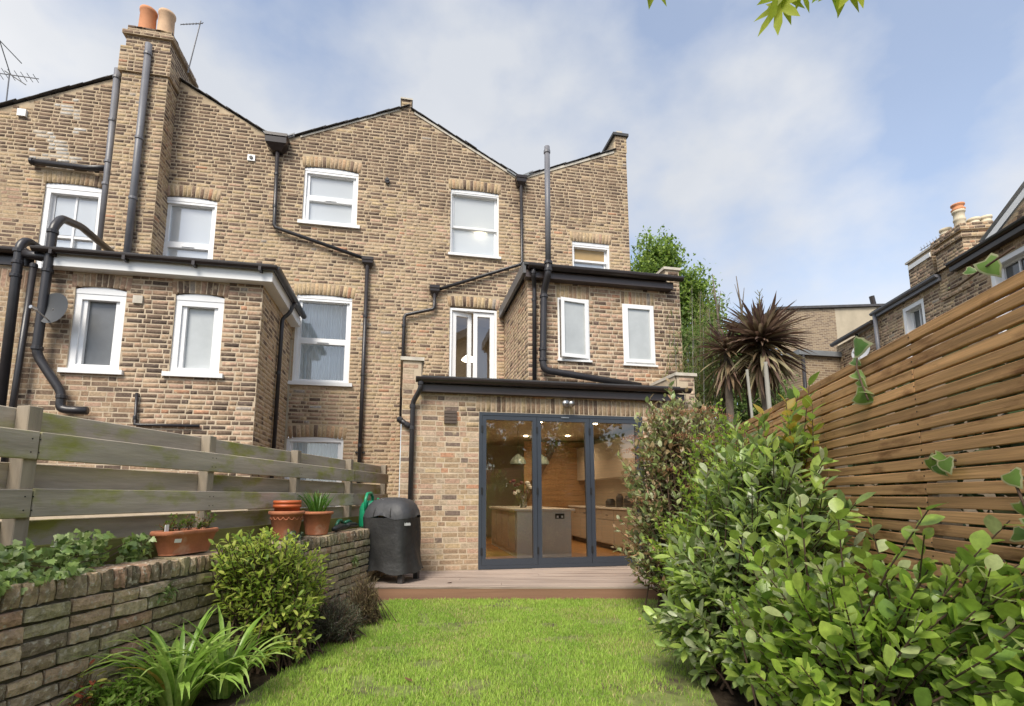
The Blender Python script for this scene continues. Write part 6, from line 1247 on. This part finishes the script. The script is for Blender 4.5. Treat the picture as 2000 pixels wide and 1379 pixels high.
BT.wall(Fr(FT.p(0, 0, -.06), u=gT, n=nT), .05, .88, 6.15, 6.80, (), None, colT); BT.wall(Fr(FT.p(.05, 0, -.06), u=-nT, n=-gT), 0, .49, 6.15, 6.99, (), None, colT)
q = MB(); fbox(q, FT, .02, .92, 7.002, 7.05, -.6, -.02); q.build('coping', m_cream, pw_); q = MB(); fbox(q, FT, .08, .85, 6.82, 6.93, -.058, -.035); q.build('flashing', m_white, pw_)
BT.done(160)
t, c, a = dish('pale satellite dish on the terrace wall above the slatted fence', FT.p(2.5, 5.22, .35), tuple(nT + np.array((-.2, -.5, .3))), .26, mat('dish_pale', (.45, .45, .47), .5, .05)); q = MB(); q.tube([c - a * .03, FT.p(2.5, 5.1, .12), FT.p(2.5, 5.1, .0)], .016, 8); q.build('bracket', m_metal, t)
aerial('faint television aerial beside the cream chimney pots on the right', FT.p(-.2, 6.9, -.3), FT.p(-.2, 7.25, -.3), (FT.p(-.2, 7.24, -.3), FT.p(.75, 7.30, -.3)), 9, (.1, .2, .9))
# far block closing the view
m_fbrick = bpy.data.materials.new('far_brick'); m_fbrick.use_nodes = True; t_ = m_fbrick.node_tree; pb = t_.nodes['Principled BSDF']; pb.inputs['Roughness'].default_value = .9
bt_ = t_.nodes.new('ShaderNodeTexBrick'); bt_.inputs['Color1'].default_value = (.33, .24, .15, 1); bt_.inputs['Color2'].default_value = (.17, .115, .08, 1); bt_.inputs['Mortar'].default_value = (.42, .35, .25, 1); bt_.inputs['Scale'].default_value = 1; bt_.inputs['Brick Width'].default_value = .225; bt_.inputs['Row Height'].default_value = .075; bt_.inputs['Mortar Size'].default_value = .009
tc_ = t_.nodes.new('ShaderNodeTexCoord'); mp_ = t_.nodes.new('ShaderNodeMapping'); mp_.inputs['Rotation'].default_value = (R(90), 0, 0); t_.links.new(tc_.outputs['Object'], mp_.inputs['Vector']); t_.links.new(mp_.outputs[0], bt_.inputs['Vector']); t_.links.new(bt_.outputs['Color'], pb.inputs['Base Color'])
FBk = thing('far_building', 'distant brown brick gable with a pale rendered side behind the palm', 'building', (16.5, 18, 0))
q = MB(); q.add([(15.4, 18, 0), (18.2, 18, 0), (18.2, 18, 9.28), (15.4, 18, 9.02)], [(0, 1, 2, 3)]); q.build('brick_wall', m_fbrick, FBk)
q = MB(); q.add([(18.202, 18, 0), (23, 18, 0), (23, 18, 9.80), (18.202, 18, 9.28)], [(0, 1, 2, 3)]); q.build('rendered_wall', m_render, FBk)
q = MB(); slab(q, (15.3, 9.02), (23, 9.80), 17.9, 24, .10); q.build('roof_edge', m_slate, FBk)
q = MB(); q.tube([(20.9, 18.5, 9.4), (20.75, 18.5, 10.25)], .11, 10); q.build('flue', m_gutter, FBk)
FG = thing('garden_outhouse', 'low brick outhouse with a grey lead roof edge beyond the palm', 'building', (12.2, 13.2, 0))
q = MB(); q.box(11.9, 14.6, 13.2, 16, 0, 5.5); q.build('brick_wall', m_fbrick, FG)
q = MB(); q.box(11.8, 14.7, 13.08, 16, 5.502, 5.66); q.build('roof_edge', m_lead, FG)
pipe(FG, 'downpipe', [(11.95, 13.12, 5.5), (11.95, 13.12, 0)], .05)

for (x, y, h, lab) in ((4.6, -8.5, 7.0, 'leafy tree at the garden end mirrored in the left door leaf'), (8.4, -9.0, 7.6, 'taller leafy tree at the garden end mirrored in the right door leaves')):
    tree('leafy_tree', lab, (x, y, 0), [((x, y, h * .62), (2.3, 1.3, h * .40), 2), ((x + .8, y, h * .32), (2.0, 1.0, h * .3), 1.4)], 9000, (.16, .26), TC)

GROUPS = {'terraced_house': 'houses of the rear terrace', 'pendant_lamp': 'lamps seen through the windows', 'kitchen_jar': 'jars on the indoor worktop', 'satellite_dish': 'satellite dishes', 'tv_aerial': 'television aerials', 'fallen_leaf': 'fallen leaves', 'lavender_bush': 'lavender bushes by the lawn', 'ivy': 'ivy on the low wall', 'wall_weed': 'weeds in the low wall', 'plant_pot': 'pots on the low wall', 'ivy_trail': 'variegated ivy on the slatted fence', 'leafy_tree': 'leafy trees', 'cordyline_palm': 'cordyline palms', 'garden_pole': 'poles before the palms', 'dead_stem': 'dead stems above the palms'}
for o in list(COL.objects):
    if o.parent is None and o.name.split('.')[0] in GROUPS and 'label' in o: o['group'] = GROUPS[o.name.split('.')[0]]
